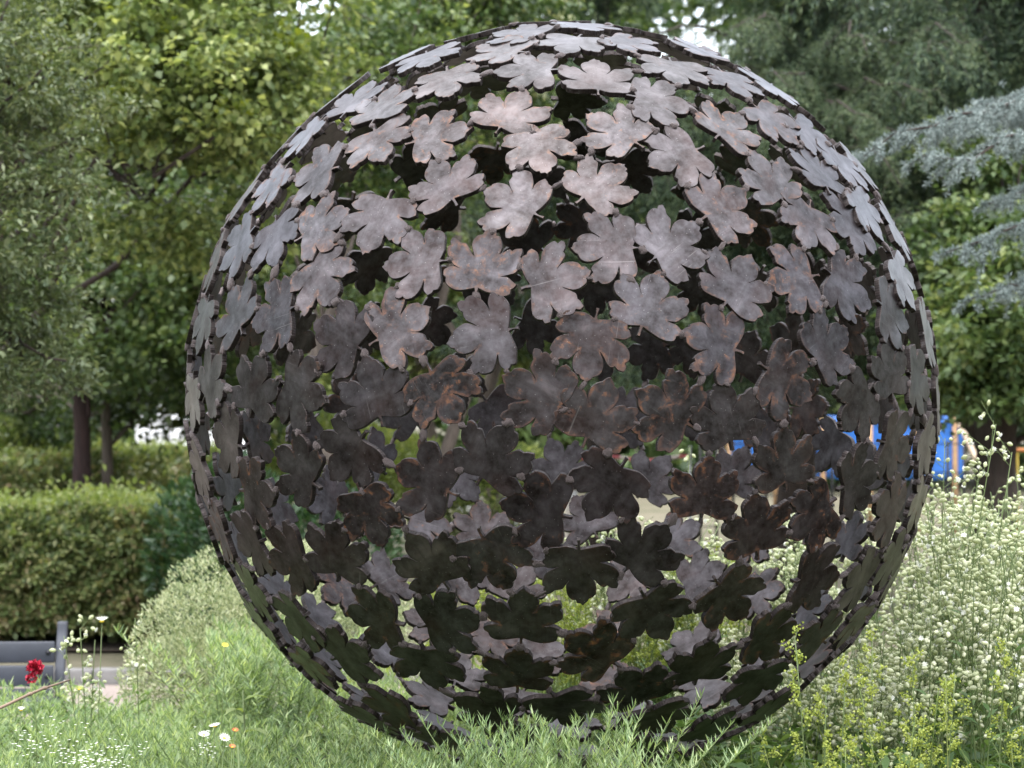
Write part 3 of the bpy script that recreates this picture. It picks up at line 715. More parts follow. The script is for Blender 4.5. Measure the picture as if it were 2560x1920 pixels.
deo = conifer('deodar_cedar', 'dark drooping cedar behind the upper right of the sphere', (cx, cy, 0),
        boughs(3, cx, cy, 84, 2.3, 7.2, 1.6, 3.4, pi, 2 * pi), MCED, BK1, 31, 8.5, 0.17, tw=0.72, drop=0.8, ntw=28, tuft=0.075, npt=6, nw=0.012, step=0.06, hang=0.55, al=1.3)
# its nearer, layered hanging boughs: light on them painted in as paler needle colour
MCE2 = leaf_mat('cedar_lit_needles', [(0.018, 0.035, 0.022), (0.042, 0.072, 0.038), (0.092, 0.130, 0.062), (0.19, 0.23, 0.11)], 2.4, 0.15, 0.6)
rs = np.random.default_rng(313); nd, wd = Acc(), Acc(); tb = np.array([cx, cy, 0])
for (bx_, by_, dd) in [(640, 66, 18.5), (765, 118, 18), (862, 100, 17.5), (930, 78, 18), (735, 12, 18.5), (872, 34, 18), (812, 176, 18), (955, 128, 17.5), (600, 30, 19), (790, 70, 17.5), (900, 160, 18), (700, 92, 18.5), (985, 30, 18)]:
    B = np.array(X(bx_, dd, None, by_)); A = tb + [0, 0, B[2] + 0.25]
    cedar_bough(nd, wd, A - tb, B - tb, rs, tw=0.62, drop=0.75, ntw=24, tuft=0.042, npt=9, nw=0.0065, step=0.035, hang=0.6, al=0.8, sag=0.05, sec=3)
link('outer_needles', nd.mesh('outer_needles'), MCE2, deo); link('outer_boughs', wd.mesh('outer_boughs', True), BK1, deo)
cx, cy, _ = X(985, 21, 0)
conifer('dark_cedar', 'dark trunked cedar with hanging sprays at the upper right corner', (cx, cy, 0),
        boughs(4, cx, cy, 60, 2.5, 6.6, 1.2, 2.9, pi, 2 * pi), MCED, BK1, 32, 8.0, 0.17, tw=0.7, drop=0.85, ntw=26, tuft=0.075, npt=6, nw=0.012, step=0.06, hang=0.6, al=1.3)
cx, cy, _ = X(600, 27, 0)
conifer('far_cedar', 'green cedar with level sprays just above the sphere top', (cx, cy, 0),
        boughs(5, cx, cy, 50, 2.3, 8.0, 1.4, 2.9, pi, 2 * pi), MCED, BK1, 33, 9.0, 0.16, tw=0.8, drop=0.45, ntw=34, tuft=0.09, npt=6, nw=0.016, step=0.075, hang=0.4, al=1.0)
# blue cedar reaching in from the right
rs = np.random.default_rng(8); b0 = X(1210, 12.3, 0); bl = []
for (pa, pb, pc, pd, dd) in [(1190, 70, 862, 141, -0.3), (1180, 100, 915, 128, 0.3), (1190, 95, 925, 158, -0.6), (1190, 150, 985, 200, -0.2), (1190, 200, 955, 246, -0.5),
                             (1190, 270, 985, 292, -0.4), (1190, 60, 975, 104, 0.6)]:
    bl.append((X(pa, 12.0, None, pb), X(pc, 11.6 + dd, None, pd)))
conifer('blue_cedar', 'silvery blue cedar boughs reaching in from the right', b0, bl, MBLU, BK2, 34, 5.5, 0.2,
        tw=0.42, drop=0.40, ntw=26, tuft=0.026, npt=22, nw=0.0055, step=0.020, sag=0.02, hang=0.38, al=0.3, sec=5)
# far wood closing the view behind everything, with sky showing above its uneven top and through gaps
rs = np.random.default_rng(77)
acc = Acc(); Cw = []
for i in range(2900):
    px = rs.uniform(-350, 1400); d = rs.uniform(50, 62)
    top = 250 + 0
    z = rs.uniform(0, 1) ** 0.9 * (13.2 + 1.6 * sin(px * 0.02))
    p = X(px, d, z); yy = 409 - (z - 1.87) / d * F_PX
    if in_gap(p, 0.5): continue
    Cw.append(p)
clump_leaves(acc, np.array(Cw), 64, 1.15, 0.34, 0.25, rs, 0.7)
far = tag(link('far_wood', acc.mesh('far_wood'), MB3), 'far mass of dark green woodland closing the park behind', 'woodland', kind='stuff')

# the park's trees go on round both sides and behind the viewer
acc = Acc(); Cw = []
for i in range(2600):
    a_ = rs.uniform(radians(28), radians(332)); r = rs.uniform(20, 27) + 5 * (abs(a_ - pi) > 2.2)
    Cw.append((r * sin(a_), -3 + r * cos(a_), rs.uniform(0.3, 1) * (8.5 + 2.0 * sin(a_ * 7))))
clump_leaves(acc, np.array(Cw), 26, 1.2, 0.42, 0.32, rs, 0.8)
tag(link('surrounding_wood', acc.mesh('surrounding_wood'), MB3), 'belt of green trees closing the park at the sides', 'woodland', kind='stuff')
# ------------------------------------------------------------------ hedges and shrubs
def hedge(name, label, P0, P1, depth, h, n, L, W, seed, mat=MH, topmat=MHL, cat='hedge', under=0.12):
    rs = np.random.default_rng(seed); o = tag(empty(name, (P0[0], P0[1], 0)), label, cat)
    v = np.array([P1[0] - P0[0], P1[1] - P0[1], 0]); ln = np.linalg.norm(v); v /= ln; q = np.array([-v[1], v[0], 0])
    def pt(n_, topshare):
        u = rs.uniform(0, ln, n_); face = rs.uniform(size=n_)
        a_ = np.where(face < topshare, rs.uniform(0, depth, n_), np.where(face < topshare + (1 - topshare) * 0.8, rs.exponential(0.075, n_), depth - rs.exponential(0.075, n_)))
        z = np.where(face < topshare, h - rs.exponential(0.05, n_), rs.uniform(under, h, n_))
        e = face > 0.93; u = np.where(e, ln - rs.exponential(0.05, n_), u); a_ = np.where(e, rs.uniform(0, depth, n_), a_)
        # rounded shoulders and lumps
        lump = 0.08 * np.sin(u * 3.1 + seed) * np.sin(z * 5 + u) + 0.06 * np.sin(u * 9.0 + 2 * np.sin(z * 7)) * np.sin(z * 12 + 2 * np.sin(u * 5)) + 0.03 * np.sin(u * 23) * np.sin(z * 29 + u * 3)
        rnd = 0.10 * np.clip((z - h + 0.25) / 0.25, 0, 1) ** 2
        a_ = a_ + np.where(a_ < depth / 2, 1, -1) * (lump + rnd)
        z = z + 0.035 * np.sin(u * 4.3 + 1) + 0.02 * np.sin(u * 13)
        return v * u[:, None] + q * a_[:, None] + np.array([0, 0, 1.0]) * z[:, None], a_, z
    def put_(n_, ts, name_, m_, l, w_, shoot=0.0):
        P_, a_, z = pt(n_, ts)
        if shoot: P_ = P_ + np.array([0, 0, 1.0]) * rs.exponential(shoot, n_)[:, None] * (z > h - 0.2)[:, None]
        out = np.where(a_ < depth / 2, -1, 1)[:, None] * q
        topf = (z > h - 0.15)[:, None]
        D = unit(out * 0.6 + np.where(topf, 1, 0.25) * np.array([0, 0, 1.0]) + rs.normal(size=P_.shape) * 0.8)
        Nn = unit(out * 0.6 + np.array([0, 0, 0.8]) + rs.normal(size=P_.shape) * 0.5)
        s = rs.uniform(0.6, 1.25, n_); acc = Acc(); leaf_quads(acc, P_, D, Nn, l * s, w_ * s, 0.12, 0.1)
        link(name_, acc.mesh(name_), m_, o)
    put_(n, 0.28, 'foliage', mat, L, W); put_(n // 5, 0.8, 'new_growth', topmat, L, W, 0.035)
    # woody inside: upright stems
    acc = Acc()
    for i in range(int(ln / 0.28)):
        c = v * (i + rs.uniform()) * 0.28 + q * depth * rs.uniform(0.3, 0.7)
        if np.dot(c, v) > ln - 0.15: continue
        tube(acc, limb_pts(c + [0, 0, -0.05], c + np.array([rs.normal() * 0.1, rs.normal() * 0.1, h * 0.8]), rs, 5, 0.1), np.linspace(0.022, 0.008, 5), 5)
    link('stems', acc.mesh('stems', True), BK2, o)
    # dense dark middle so daylight does not shine straight through
    acc = Acc(); m = n // 6
    P_ = v * rs.uniform(0.12, ln - 0.12, m)[:, None] + q * rs.uniform(0.25 * depth, 0.75 * depth, m)[:, None] + np.array([0, 0, 1.0]) * rs.uniform(0.05, h - 0.12, m)[:, None]
    leaf_quads(acc, P_, rnd_dirs(m), rnd_dirs(m), L * 2.2, W * 2.4); link('inner_foliage', acc.mesh('inner_foliage'), mat, o)
    return o
p0 = X(-130, 17.3); p1 = X(154, 17.3)
hedge('clipped_hedge', 'low clipped square hedge with pale new tips behind the bench', p0, p1, 2.0, 1.08, 34000, 0.060, 0.036, 41)
p0 = X(-60, 19.6); p1 = X(245, 29.5)
hedge('long_hedge', 'long dark clipped hedge running away behind the nearer square hedge', p0, p1, 1.5, 1.33, 36000, 0.075, 0.045, 42)
def shrub(name, label, base, ells, n, L, W, mat, seed, cat='shrub', top=None, bark=BK2, up=0.5, inner=0.2, sten=6, bnoise=0.10):
    rs = np.random.default_rng(seed); o = tag(empty(name, base), label, cat); b = np.array(base); acc = Acc()
    vol = np.array([e[3] * e[4] + e[3] * e[5] for e in ells]); vol /= vol.sum()
    for e, v in zip(ells, vol):
        m = int(n * v); d = unit(rs.normal(size=(m, 3)))
        r = 1 - rs.exponential(0.06, m) + bnoise * np.sin(d[:, 0] * 9 + seed) * np.sin(d[:, 2] * 8 + d[:, 1] * 7) + 0.4 * bnoise * np.sin(d[:, 0] * 31) * np.sin(d[:, 2] * 27 + d[:, 1] * 23)
        r = np.where(rs.uniform(size=m) < inner, rs.uniform(0.3, 0.9, m), r)
        P_ = np.array(e[:3]) + d * r[:, None] * np.array(e[3:]) - b
        keep = P_[:, 2] > 0.03; P_ = P_[keep]; d = d[keep]; m = len(P_)
        D = unit(d * 0.9 + np.array([0, 0, up]) + rs.normal(size=(m, 3)) * 0.55); Nn = unit(d * 0.3 + np.array([0, 0, 1.0]) + rs.normal(size=(m, 3)) * 0.5)
        s = rs.uniform(0.65, 1.25, m); leaf_quads(acc, P_, D, Nn, L * s, W * s, 0.12, 0.06)
    link('foliage', acc.mesh('foliage'), mat, o)
    acc = Acc()
    for i in range(sten):
        e = ells[i % len(ells)]; q = np.array(e[:3]) - b + rs.normal(size=3) * np.array(e[3:]) * 0.3
        tube(acc, limb_pts((rs.normal() * 0.08, rs.normal() * 0.08, -0.06), q, rs, 6, 0.15), np.linspace(0.03, 0.008, 6), 6)
    link('stems', acc.mesh('stems', True), bark, o)
    return o
shrub('laurel_shrub', 'dark glossy laurel between the square hedge and the silvery shrub', X(205, 16.5, 0),
      [E(195, 560, 17.2, 0.36, 0.5, 0.62), E(235, 540, 16.8, 0.42, 0.5, 0.6), E(215, 610, 16.4, 0.3, 0.4, 0.4), E(285, 560, 17, 0.4, 0.5, 0.6), E(345, 560, 17.5, 0.45, 0.5, 0.5)], 9000, 0.085, 0.038, MLA, 51)
shrub('rounded_shrub', 'dark rounded shrub at the left edge behind the hedges', X(10, 26, 0),
      [E(20, 470, 26, 0.9, 0.7, 0.45), E(60, 480, 26, 0.6, 0.6, 0.35)], 6000, 0.09, 0.06, MLA, 52)
shrub('golden_shrub', 'bright green shrub at the left edge above the hedges', X(-5, 24.5, 0),
      [E(-2, 450, 24.5, 0.30, 0.5, 0.35), E(-20, 470, 24.5, 0.5, 0.5, 0.5)], 3000, 0.08, 0.05, MB1, 53)
shrub('yellow_green_shrub', 'yellow green rounded shrub seen through the left of the sphere', X(345, 23, 0),
      [E(330, 450, 23, 0.55, 0.6, 0.32), E(385, 462, 23, 0.5, 0.6, 0.3), E(360, 480, 23, 0.9, 0.7, 0.55), E(260, 490, 23, 0.7, 0.7, 0.4)], 8000, 0.075, 0.05, MHL, 54)
shrub('barberry_shrub', 'small yellow green shrub seen through the centre of the sphere', X(470, 24, 0),
      [E(440, 480, 24, 0.5, 0.5, 0.3), E(520, 470, 24, 0.45, 0.5, 0.25), E(480, 500, 24, 0.8, 0.6, 0.45)], 6000, 0.07, 0.05, MB1, 55)
# silvery variegated mound on the rim of the bed
shrub('variegated_shrub', 'pale silvery green mounded shrub left of the sphere foot', X(262, 9.7, 0.42),
      [E(205, 645, 9.4, 0.30, 0.40, 0.26), E(255, 615, 9.7, 0.42, 0.5, 0.32), E(310, 620, 10.0, 0.42, 0.5, 0.36), E(178, 680, 9.2, 0.24, 0.3, 0.18), E(365, 650, 10.0, 0.40, 0.5, 0.32), E(230, 680, 9.3, 0.4, 0.4, 0.22)],
      52000, 0.020, 0.0075, MSH, 56, up=0.7, bnoise=0.07)
shrub('rosemary_shrub', 'grey green fine leaved shrub at the right edge behind the campions', X(1010, 9.0, 0.45),
      [E(1015, 640, 9.0, 0.28, 0.35, 0.36), E(1050, 650, 9.0, 0.3, 0.4, 0.4), E(1000, 690, 8.8, 0.25, 0.3, 0.2)], 15000, 0.024, 0.006, MSH, 57, up=0.8)
# ------------------------------------------------------------------ things beyond
M_white = plain_mat('white_paint', (0.74, 0.75, 0.76), 0.5, 0, 0.03, 3)
p = X(191, 40, 0)
cab = tag(empty('white_cabin', p), 'white boarded cabin wall just left of the sphere above the hedge', 'cabin')
a = Acc(); box(a, (0, 1.2, 1.25), (0.98, 1.17, 1.2)); link('wall', a.mesh('wall'), M_white, cab)
bd = Acc(); box(bd, (0, 0, 0), (1.0, 0.018, 0.118)); bme = bd.mesh('cladding_board'); bme.materials.append(M_white)
for i in range(10):
    o = link('cladding_board', bme, None, cab); o.location = (0, 0.0, 0.17 + i * 0.25); bevel_obj(o, 0.012)
a = Acc(); box(a, (0, 1.2, 2.58), (1.1, 1.3, 0.06)); link('roof', a.mesh('roof'), plain_mat('roof_felt', (0.10, 0.10, 0.10)), cab)

# blue hoarding with posts
M_blue = plain_mat('blue_sheet', (0.035, 0.17, 0.58), 0.45, 0, 0.12, 1.5, 0.6, 0.03)
M_wood = plain_mat('timber', (0.42, 0.26, 0.14), 0.8, 0, 0.3, 6)
M_grey = plain_mat('galvanised_tube', (0.45, 0.46, 0.46), 0.4, 0.6, 0.1, 9)
M_blk = plain_mat('black_metal', (0.02, 0.02, 0.022), 0.5, 0.3, 0.2, 9)
dB = 34.0; x0 = X(728, dB)[0]; x1 = X(964, dB)[0]; yB = dB - 6.6
ztop = at(800, 416, dB).z; zbot = at(800, 479, dB).z
hb = tag(empty('blue_hoarding', (x0, yB, 0)), 'bright blue sheeted hoarding with timber posts beyond the right of the sphere', 'hoarding')
nP = 5; wP = (x1 - x0) / nP
for i in range(nP):
    g_ = grid('blue_panel', 0, wP - 0.02, 0, 1, 14, 10, lambda x, y: 0)
    V = np.zeros(len(g_.vertices) * 3); g_.vertices.foreach_get('co', V); V = V.reshape(-1, 3)
    V = np.stack([V[:, 0], 0.03 * np.sin(V[:, 0] * 7 + i) * np.sin(V[:, 1] * 6 + i), zbot + (ztop - zbot) * V[:, 1] + 0.02 * np.sin(V[:, 0] * 5 + i)], 1)
    g_.vertices.foreach_set('co', V.ravel()); g_.update()
    o = link('blue_panel', g_, M_blue, hb); o.location = (i * wP, 0, 0); s_ = o.modifiers.new('thickness', 'SOLIDIFY'); s_.thickness = 0.01
for i in range(nP + 1):
    a = Acc(); box(a, (0, -0.07, (ztop + 0.1) / 2), (0.035, 0.03, (ztop + 0.1) / 2)); o = link('post', a.mesh('post'), M_wood, hb); o.location = (min(i * wP, x1 - x0 - 0.15), 0, 0)
a = Acc(); tube(a, [(x1 - x0 - 0.1, -0.14, ztop - 0.1), (x1 - x0 + 0.28, -0.5, zbot - 0.1), (x1 - x0 + 0.5, -0.8, 0)], 0.05, 4); link('brace', a.mesh('brace'), plain_mat('pale_timber', (0.62, 0.48, 0.36), 0.8), hb)
a = Acc(); tube(a, [(2.0, -0.1, ztop + 0.16), (x1 - x0 - 0.3, -0.1, ztop + 0.16)], 0.05, 10); link('top_rail', a.mesh('top_rail', True), M_grey, hb)
# black estate railings in front of the hoarding
dR = 29.0; yR = dR - 6.6; xr0 = X(700, dR)[0]; xr1 = X(1080, dR)[0]
rl_ = tag(empty('wire_fence', (xr0, yR, 0)), 'thin dark wire fence in front of the blue hoarding', 'fence')
for z in (0.35, 0.75, 1.05, 1.42):
    a = Acc(); tube(a, [(0, 0, z), (xr1 - xr0, 0, z)], 0.008, 5); link('rail', a.mesh('rail'), M_blk, rl_)
a = Acc(); box(a, (0, 0, 0.73), (0.018, 0.006, 0.73)); pm = a.mesh('post'); pm.materials.append(M_blk)
n_ = 24
for i in range(n_):
    o = link('post', pm, None, rl_); o.location = ((xr1 - xr0) * i / (n_ - 1), 0, 0)
# yellow crowd barrier at the far right
M_yel = plain_mat('yellow_paint', (0.55, 0.40, 0.05), 0.5, 0, 0.1, 8)
p = X(1004, 24, 0); br = tag(empty('yellow_barrier', p), 'yellow barred barrier with an orange top rail at the right edge', 'barrier')
zt = at(1010, 450, 24).z
a = Acc(); tube(a, [(0, 0, zt), (1.6, 0, zt)], 0.022, 8); link('top_rail', a.mesh('top_rail', True), plain_mat('orange_paint', (0.60, 0.22, 0.06), 0.5), br)
a = Acc(); tube(a, [(0, 0, 0.25), (1.6, 0, 0.25)], 0.02, 8); link('bottom_rail', a.mesh('bottom_rail', True), M_yel, br)
a = Acc(); tube(a, [(0, 0, 0.0), (0, 0, zt - 0.02)], 0.013, 6); bm_ = a.mesh('bar', True); bm_.materials.append(M_yel)
for i in range(14):
    o = link('bar', bm_, None, br); o.location = (0.02 + i * 0.12, 0, 0)
# red and white tape between thin posts, plus dark litter bin and pale posts seen through the sphere
p = X(430, 26, 0); tp_ = tag(empty('barrier_tape', p), 'red and white barrier tape strung low across the lawn behind the sphere', 'tape')
m, t, q_, N, L = new_mat('tape_print'); tc = N('ShaderNodeTexCoord'); wv = N('ShaderNodeTexWave'); wv.inputs['Scale'].default_value = 1.6
mp = N('ShaderNodeMapping'); mp.inputs['Rotation'].default_value = (0, 0, 0); L(tc.outputs['Object'], mp.inputs[0]); L(mp.outputs[0], wv.inputs[0])
L(ramp(N, L, wv.outputs['Fac'], [(0.45, (0.50, 0.12, 0.14)), (0.55, (0.6, 0.5, 0.5))]), q_.inputs['Base Color'])
w0 = X(690, 26)[0] - X(430, 26)[0]; zt = at(560, 456, 26).z
V, Q = [], []
for i in range(41):
    u = i / 40; z = zt - 0.05 * sin(u * pi * 3) ** 2
    V += [(u * w0, 0.01 * sin(u * 30), z - 0.02), (u * w0, 0.01 * sin(u * 30 + 1), z + 0.02)]
Q = [[2 * i, 2 * i + 2, 2 * i + 3, 2 * i + 1] for i in range(40)]
o = link('tape', mesh_np('tape', V, np.array(Q)), m, tp_); s_ = o.modifiers.new('thickness', 'SOLIDIFY'); s_.thickness = 0.003
a = Acc(); tube(a, [(0, 0, 0), (0, 0, zt + 0.12)], 0.02, 6); pm = a.mesh('post'); pm.materials.append(M_grey)
for i in range(4):
    o = link('post', pm, None, tp_); o.location = (w0 * i / 3, 0.04, 0)
def bollard(px, d, h, r, mat, label):
    o = tag(empty('bollard', X(px, d, 0)), label, 'bollard', 'posts on the lawn behind the sphere')
    a = Acc(); tube(a, [(0, 0, 0), (0, 0, h - 0.06), (0, 0, h)], [r, r, r * 0.8], 14); link('post', a.mesh('post', True), mat, o)
    a = Acc(); tube(a, [(0, 0, h * 0.72), (0, 0, h * 0.80)], [r * 1.06, r * 1.06], 14); link('band', a.mesh('band', True), M_white, o)
bollard(466, 25, 1.0, 0.09, M_blk, 'dark bollard with a white band left of centre seen through the sphere')
bollard(478, 25.6, 0.85, 0.07, M_grey, 'shorter grey bollard beside the dark one seen through the sphere')
bollard(571, 27, 1.1, 0.07, plain_mat('pale_post', (0.55, 0.5, 0.45)), 'pale slim bollard right of centre seen through the sphere')
tree('plane_tree', 'old tree whose thick dark brown trunk stands right of the blue hoarding', X(992, 24, 0),
     [E(900, 300, 25, 1.6, 1.2, 0.9), E(800, 320, 26, 1.8, 1.2, 0.8), E(1010, 200, 25, 1.5, 1.2, 0.9), E(870, 375, 25, 1.0, 1.0, 0.25), E(720, 360, 27, 1.5, 1.2, 0.35)], 330, 62, 0.32, 0.105, 0.07, MB3, BK1, 0.22, 61,
     trunk_top=X(985, 24, 4.0), nlimb=6)

# ------------------------------------------------------------------ bench on the path
M_bench = plain_mat('bench_paint', (0.045, 0.050, 0.064), 0.5, 0, 0.2, 5, 0.25, 0.003)
M_bolt = plain_mat('dark_bolt', (0.03, 0.03, 0.035), 0.4, 0.6)
dp = 11.0; pe = at(60, 640, dp)
bench = tag(empty('park_bench', (pe.x, pe.y, 0.0), (0, 0, radians(4))), 'dark grey painted park bench with its back rest end showing at the lower left', 'bench')
zs = at(0, 0, dp)
def zpx(py, d=dp, px=60): return at(px, py, d).z
ht = zpx(623)
# curved cast end standards (two)
def standard():
    prof = [(0.10, 0.0), (0.05, 0.30), (0.0, ht - 0.38), (-0.005, ht - 0.26), (0.035, ht - 0.14), (0.075, ht - 0.06), (0.085, ht)]
    P_ = np.array([[0, y, z] for y, z in prof]); n = 22; t = np.linspace(0, len(prof) - 1, n); k = np.minimum(t.astype(int), len(prof) - 2)
    C = P_[k] * (1 - (t - k))[:, None] + P_[k + 1] * (t - k)[:, None]
    a = Acc(); V = []
    for i, c in enumerate(C):
        for dx, dy in ((-0.024, -0.022), (0.024, -0.022), (0.024, 0.022), (-0.024, 0.022)): V.append(c + [dx, dy, 0])
    Q = [[4 * i + j, 4 * i + (j + 1) % 4, 4 * i + 4 + (j + 1) % 4, 4 * i + 4 + j] for i in range(n - 1) for j in range(4)]
    Q += [[0, 3, 2, 1], [4 * n - 4, 4 * n - 3, 4 * n - 2, 4 * n - 1]]
    a.add(V, Q); box(a, (0, -0.23, 0.41), (0.024, 0.25, 0.022)); box(a, (0, -0.45, 0.20), (0.024, 0.022, 0.20)); return a.mesh('end_standard')
sm_ = standard()
for x in (0.0, -1.72):
    o = link('end_standard', sm_, M_bench, bench); o.location = (x, 0, 0); bevel_obj(o, 0.006)
a = Acc(); box(a, (0, 0, 0), (0.93, 0.014, 0.052)); slat = a.mesh('back_slat'); slat.materials.append(M_bench)
zz = [zpx(652), zpx(675), zpx(698)]
bm = bmesh.new(); bmesh.ops.create_uvsphere(bm, u_segments=12, v_segments=6, radius=0.013); me_b = bpy.data.meshes.new('bolt'); bm.to_mesh(me_b); bm.free(); me_b.materials.append(M_bolt)
for z, yy in zip(zz, (-0.012 + 0.02, -0.03, -0.025)):
    o = link('back_slat', slat, None, bench); o.location = (-0.955, yy - 0.008, z); bevel_obj(o, 0.006)
    for bx in (-0.055, -0.11 - 1.6):
        q = link('bolt', me_b, None, o); q.location = (bx + 0.955, -0.014, 0.0)
a = Acc(); box(a, (0, 0, 0), (0.93, 0.045, 0.014)); slat = a.mesh('seat_slat'); slat.materials.append(M_bench)
for i in range(4):
    o = link('seat_slat', slat, None, bench); o.location = (-0.955, -0.10 - i * 0.11, 0.446); bevel_obj(o, 0.005)

# ------------------------------------------------------------------ planting in the bed
MF = leaf_mat('feathery_foliage', [(0.079, 0.138, 0.062), (0.165, 0.244, 0.112), (0.297, 0.388, 0.196), (0.488, 0.550, 0.302)], 2.2, 0.42, 0.5)
MST = leaf_mat('green_stems', [(0.080, 0.120, 0.040), (0.160, 0.208, 0.080)], 3, 0.1, 0.5)
MCA = leaf_mat('campion_bladders', [(0.350, 0.395, 0.228), (0.502, 0.532, 0.350), (0.623, 0.631, 0.502)], 3, 0.35, 0.5, tint=(1, 1, 0.85))
MPE = leaf_mat('white_petals', [(0.74, 0.75, 0.68), (0.82, 0.82, 0.78)], 3, 0.35, 0.5, tint=(1, 1, 1))
MBS = leaf_mat('bedstraw_florets', [(0.176, 0.240, 0.048), (0.288, 0.336, 0.072), (0.400, 0.432, 0.104)], 3, 0.3, 0.5)
MBL = leaf_mat('broad_leaves', [(0.045, 0.09, 0.03), (0.09, 0.16, 0.05), (0.17, 0.25, 0.09)], 2.5, 0.35, 0.32)
MGR = leaf_mat('meadow_stems', [(0.098, 0.150, 0.045), (0.180, 0.240, 0.075), (0.255, 0.285, 0.112)], 2.5, 0.4, 0.5)
def bz(P_): return np.array([bedz(x, y) for x, y in P_[:, :2]])
def pxof(x, y, z=None):
    """photo column of a bed position"""
    v = CAMROT.transposed() @ (Vector((x, y, 1.4)) - CAM); return 512 + F_PX * v.x / -v.z
def scatter(n, d0, d1, p0, p1, rs, power=1.0):
    d = d0 + (d1 - d0) * rs.uniform(0, 1, n) ** power; px = rs.uniform(p0, p1, n)
    P_ = np.array([list(at(a_, 500, b_)) for a_, b_ in zip(px, d)]); P_[:, 2] = bz(P_); return P_, px, d

def feather(acc, st, P0, H, lean, rs, per=54, L=0.036, W=0.0028):
    """upright stems closely set with thread-like leaves, tighter and paler at the tip"""
    n = len(P0)
    for i in range(n):
        m = 6; t = np.linspace(0, 1, m)[:, None]
        c = P0[i] + np.concatenate([lean[i], [0]]) * H[i] * t ** 1.7 + np.array([0, 0, 1.0]) * H[i] * t
        tube(st, c, np.linspace(0.0026, 0.0012, m), 3)
        k = per + int(H[i] * 130); u = rs.uniform(0.12, 1, k) ** 0.75
        a_ = u * (m - 1); j = np.minimum(a_.astype(int), m - 2); f = (a_ - j)[:, None]
        q = c[j] * (1 - f) + c[j + 1] * f
        th = rs.uniform(0, 2 * pi, k); up = 0.25 + 1.0 * u ** 5
        D = np.stack([np.cos(th), np.sin(th), up], 1)
        s = (1.15 - 0.45 * u ** 2) * rs.uniform(0.7, 1.2, k)
        blades(acc, q, D, L * s, W, droop=-0.16, seg=2)
rs = np.random.default_rng(101)
acc, st = Acc(), Acc()
def feather_zone(n, d0, d1, p0, p1, hmin, hmax, power=1.0, **kw):
    P_, px, d = scatter(n, d0, d1, p0, p1, rs, power)
    # keep clear of the sculpture itself
    keep = (np.hypot(P_[:, 0], P_[:, 1]) > 0.25)
    hh = hmin + (hmax - hmin) * (0.5 + 0.28 * np.sin(P_[:, 0] * 5.1 + 1.0) * np.sin(P_[:, 1] * 4.3) + 0.28 * rs.uniform(-1, 1, n))
    dist = np.hypot(P_[:, 0], P_[:, 1]); lim = 0.30 + CEN.z - RAD - np.minimum(P_[:, 2], 9) - 0.3 + 0.02
    # under the sphere the stems stay below the shell
    zshell = CEN.z - np.sqrt(np.clip(RAD ** 2 - dist ** 2, 0, None)); under = dist < 0.95
    hh = np.where(under, np.minimum(hh, np.maximum(0.12, zshell - P_[:, 2] - 0.05)), hh)
    feather(acc, st, P_[keep], hh[keep], rs.normal(size=(keep.sum(), 2)) * 0.26, rs, **kw)
feather_zone(640, 4.9, 6.2, -80, 330, 0.24, 0.40)
feather_zone(360, 6.2, 7.6, -60, 300, 0.22, 0.38, per=44, L=0.044, W=0.0036)
feather_zone(230, 7.6, 9.0, -60, 250, 0.16, 0.32, per=40, L=0.046, W=0.0042)
feather_zone(85, 8.0, 8.9, 205, 310, 0.38, 0.58, per=46, L=0.052, W=0.0044)
feather_zone(430, 4.9, 6.2, 300, 660, 0.30, 0.52)
feather_zone(80, 5.2, 5.6, 495, 612, 0.50, 0.64)
feather_zone(50, 5.2, 5.8, 370, 480, 0.42, 0.52)
feather_zone(160, 6.0, 7.6, 330, 700, 0.2, 0.4)
feather_zone(200, 7.7, 8.8, 330, 620, 0.24, 0.44)
tag(link('feathery_plants', acc.mesh('feathery_plants'), MF), 'soft mass of feathery light green foliage filling the lower left of the bed', 'plants', kind='stuff')
tag(link('feathery_stems', st.mesh('feathery_stems'), MST), 'thin green stems inside the feathery foliage', 'plants', kind='stuff')

# bladder campion: inflated pale calyces with small white petals on thin branching stems
def ovoid(n=6, rings=((0.0, 0.10), (0.18, 0.62), (0.5, 1.0), (0.8, 0.72), (1.0, 0.36))):
    V = []; a_ = np.arange(n) * 2 * pi / n
    for z, r in rings: V += [(r * 0.5 * cos(x), r * 0.5 * sin(x), z) for x in a_]
    Q = [[i * n + j, i * n + (j + 1) % n, (i + 1) * n + (j + 1) % n, (i + 1) * n + j] for i in range(len(rings) - 1) for j in range(n)]
    return np.array(V), np.array(Q)
OV, OQ = ovoid()
def frames(D):
    up = np.where(np.abs(D[:, 2:]) < 0.9, np.array([[0, 0, 1.0]]), np.array([[1.0, 0, 0]])); A = unit(np.cross(D, up)); return A, np.cross(D, A)
def bladders(ac, pe, P_, D, L, W, rs, pshare=0.35):
    n = len(P_); D = unit(D); A, B = frames(D)
    s = rs.uniform(0.75, 1.15, n)[:, None, None]
    V = P_[:, None] + s * (OV[None, :, 0, None] * W * A[:, None] + OV[None, :, 1, None] * W * B[:, None] + OV[None, :, 2, None] * L * D[:, None])
    ac.add(V.reshape(-1, 3), (OQ[None] + (np.arange(n) * len(OV))[:, None, None]).reshape(-1, 4))
    k = np.where(rs.uniform(size=n) < pshare)[0]
    if len(k) == 0: return
    tip = P_[k] + D[k] * L * s[k][:, 0] * 0.97
    for j in range(8):
        th = j * pi / 4 + rs.uniform(-0.2, 0.2, len(k))
        R_ = unit(A[k] * np.cos(th)[:, None] + B[k] * np.sin(th)[:, None] + D[k] * 0.45)
        leaf_quads(pe, tip, R_, D[k], 0.0095, 0.0055, 0.1, 0.2)
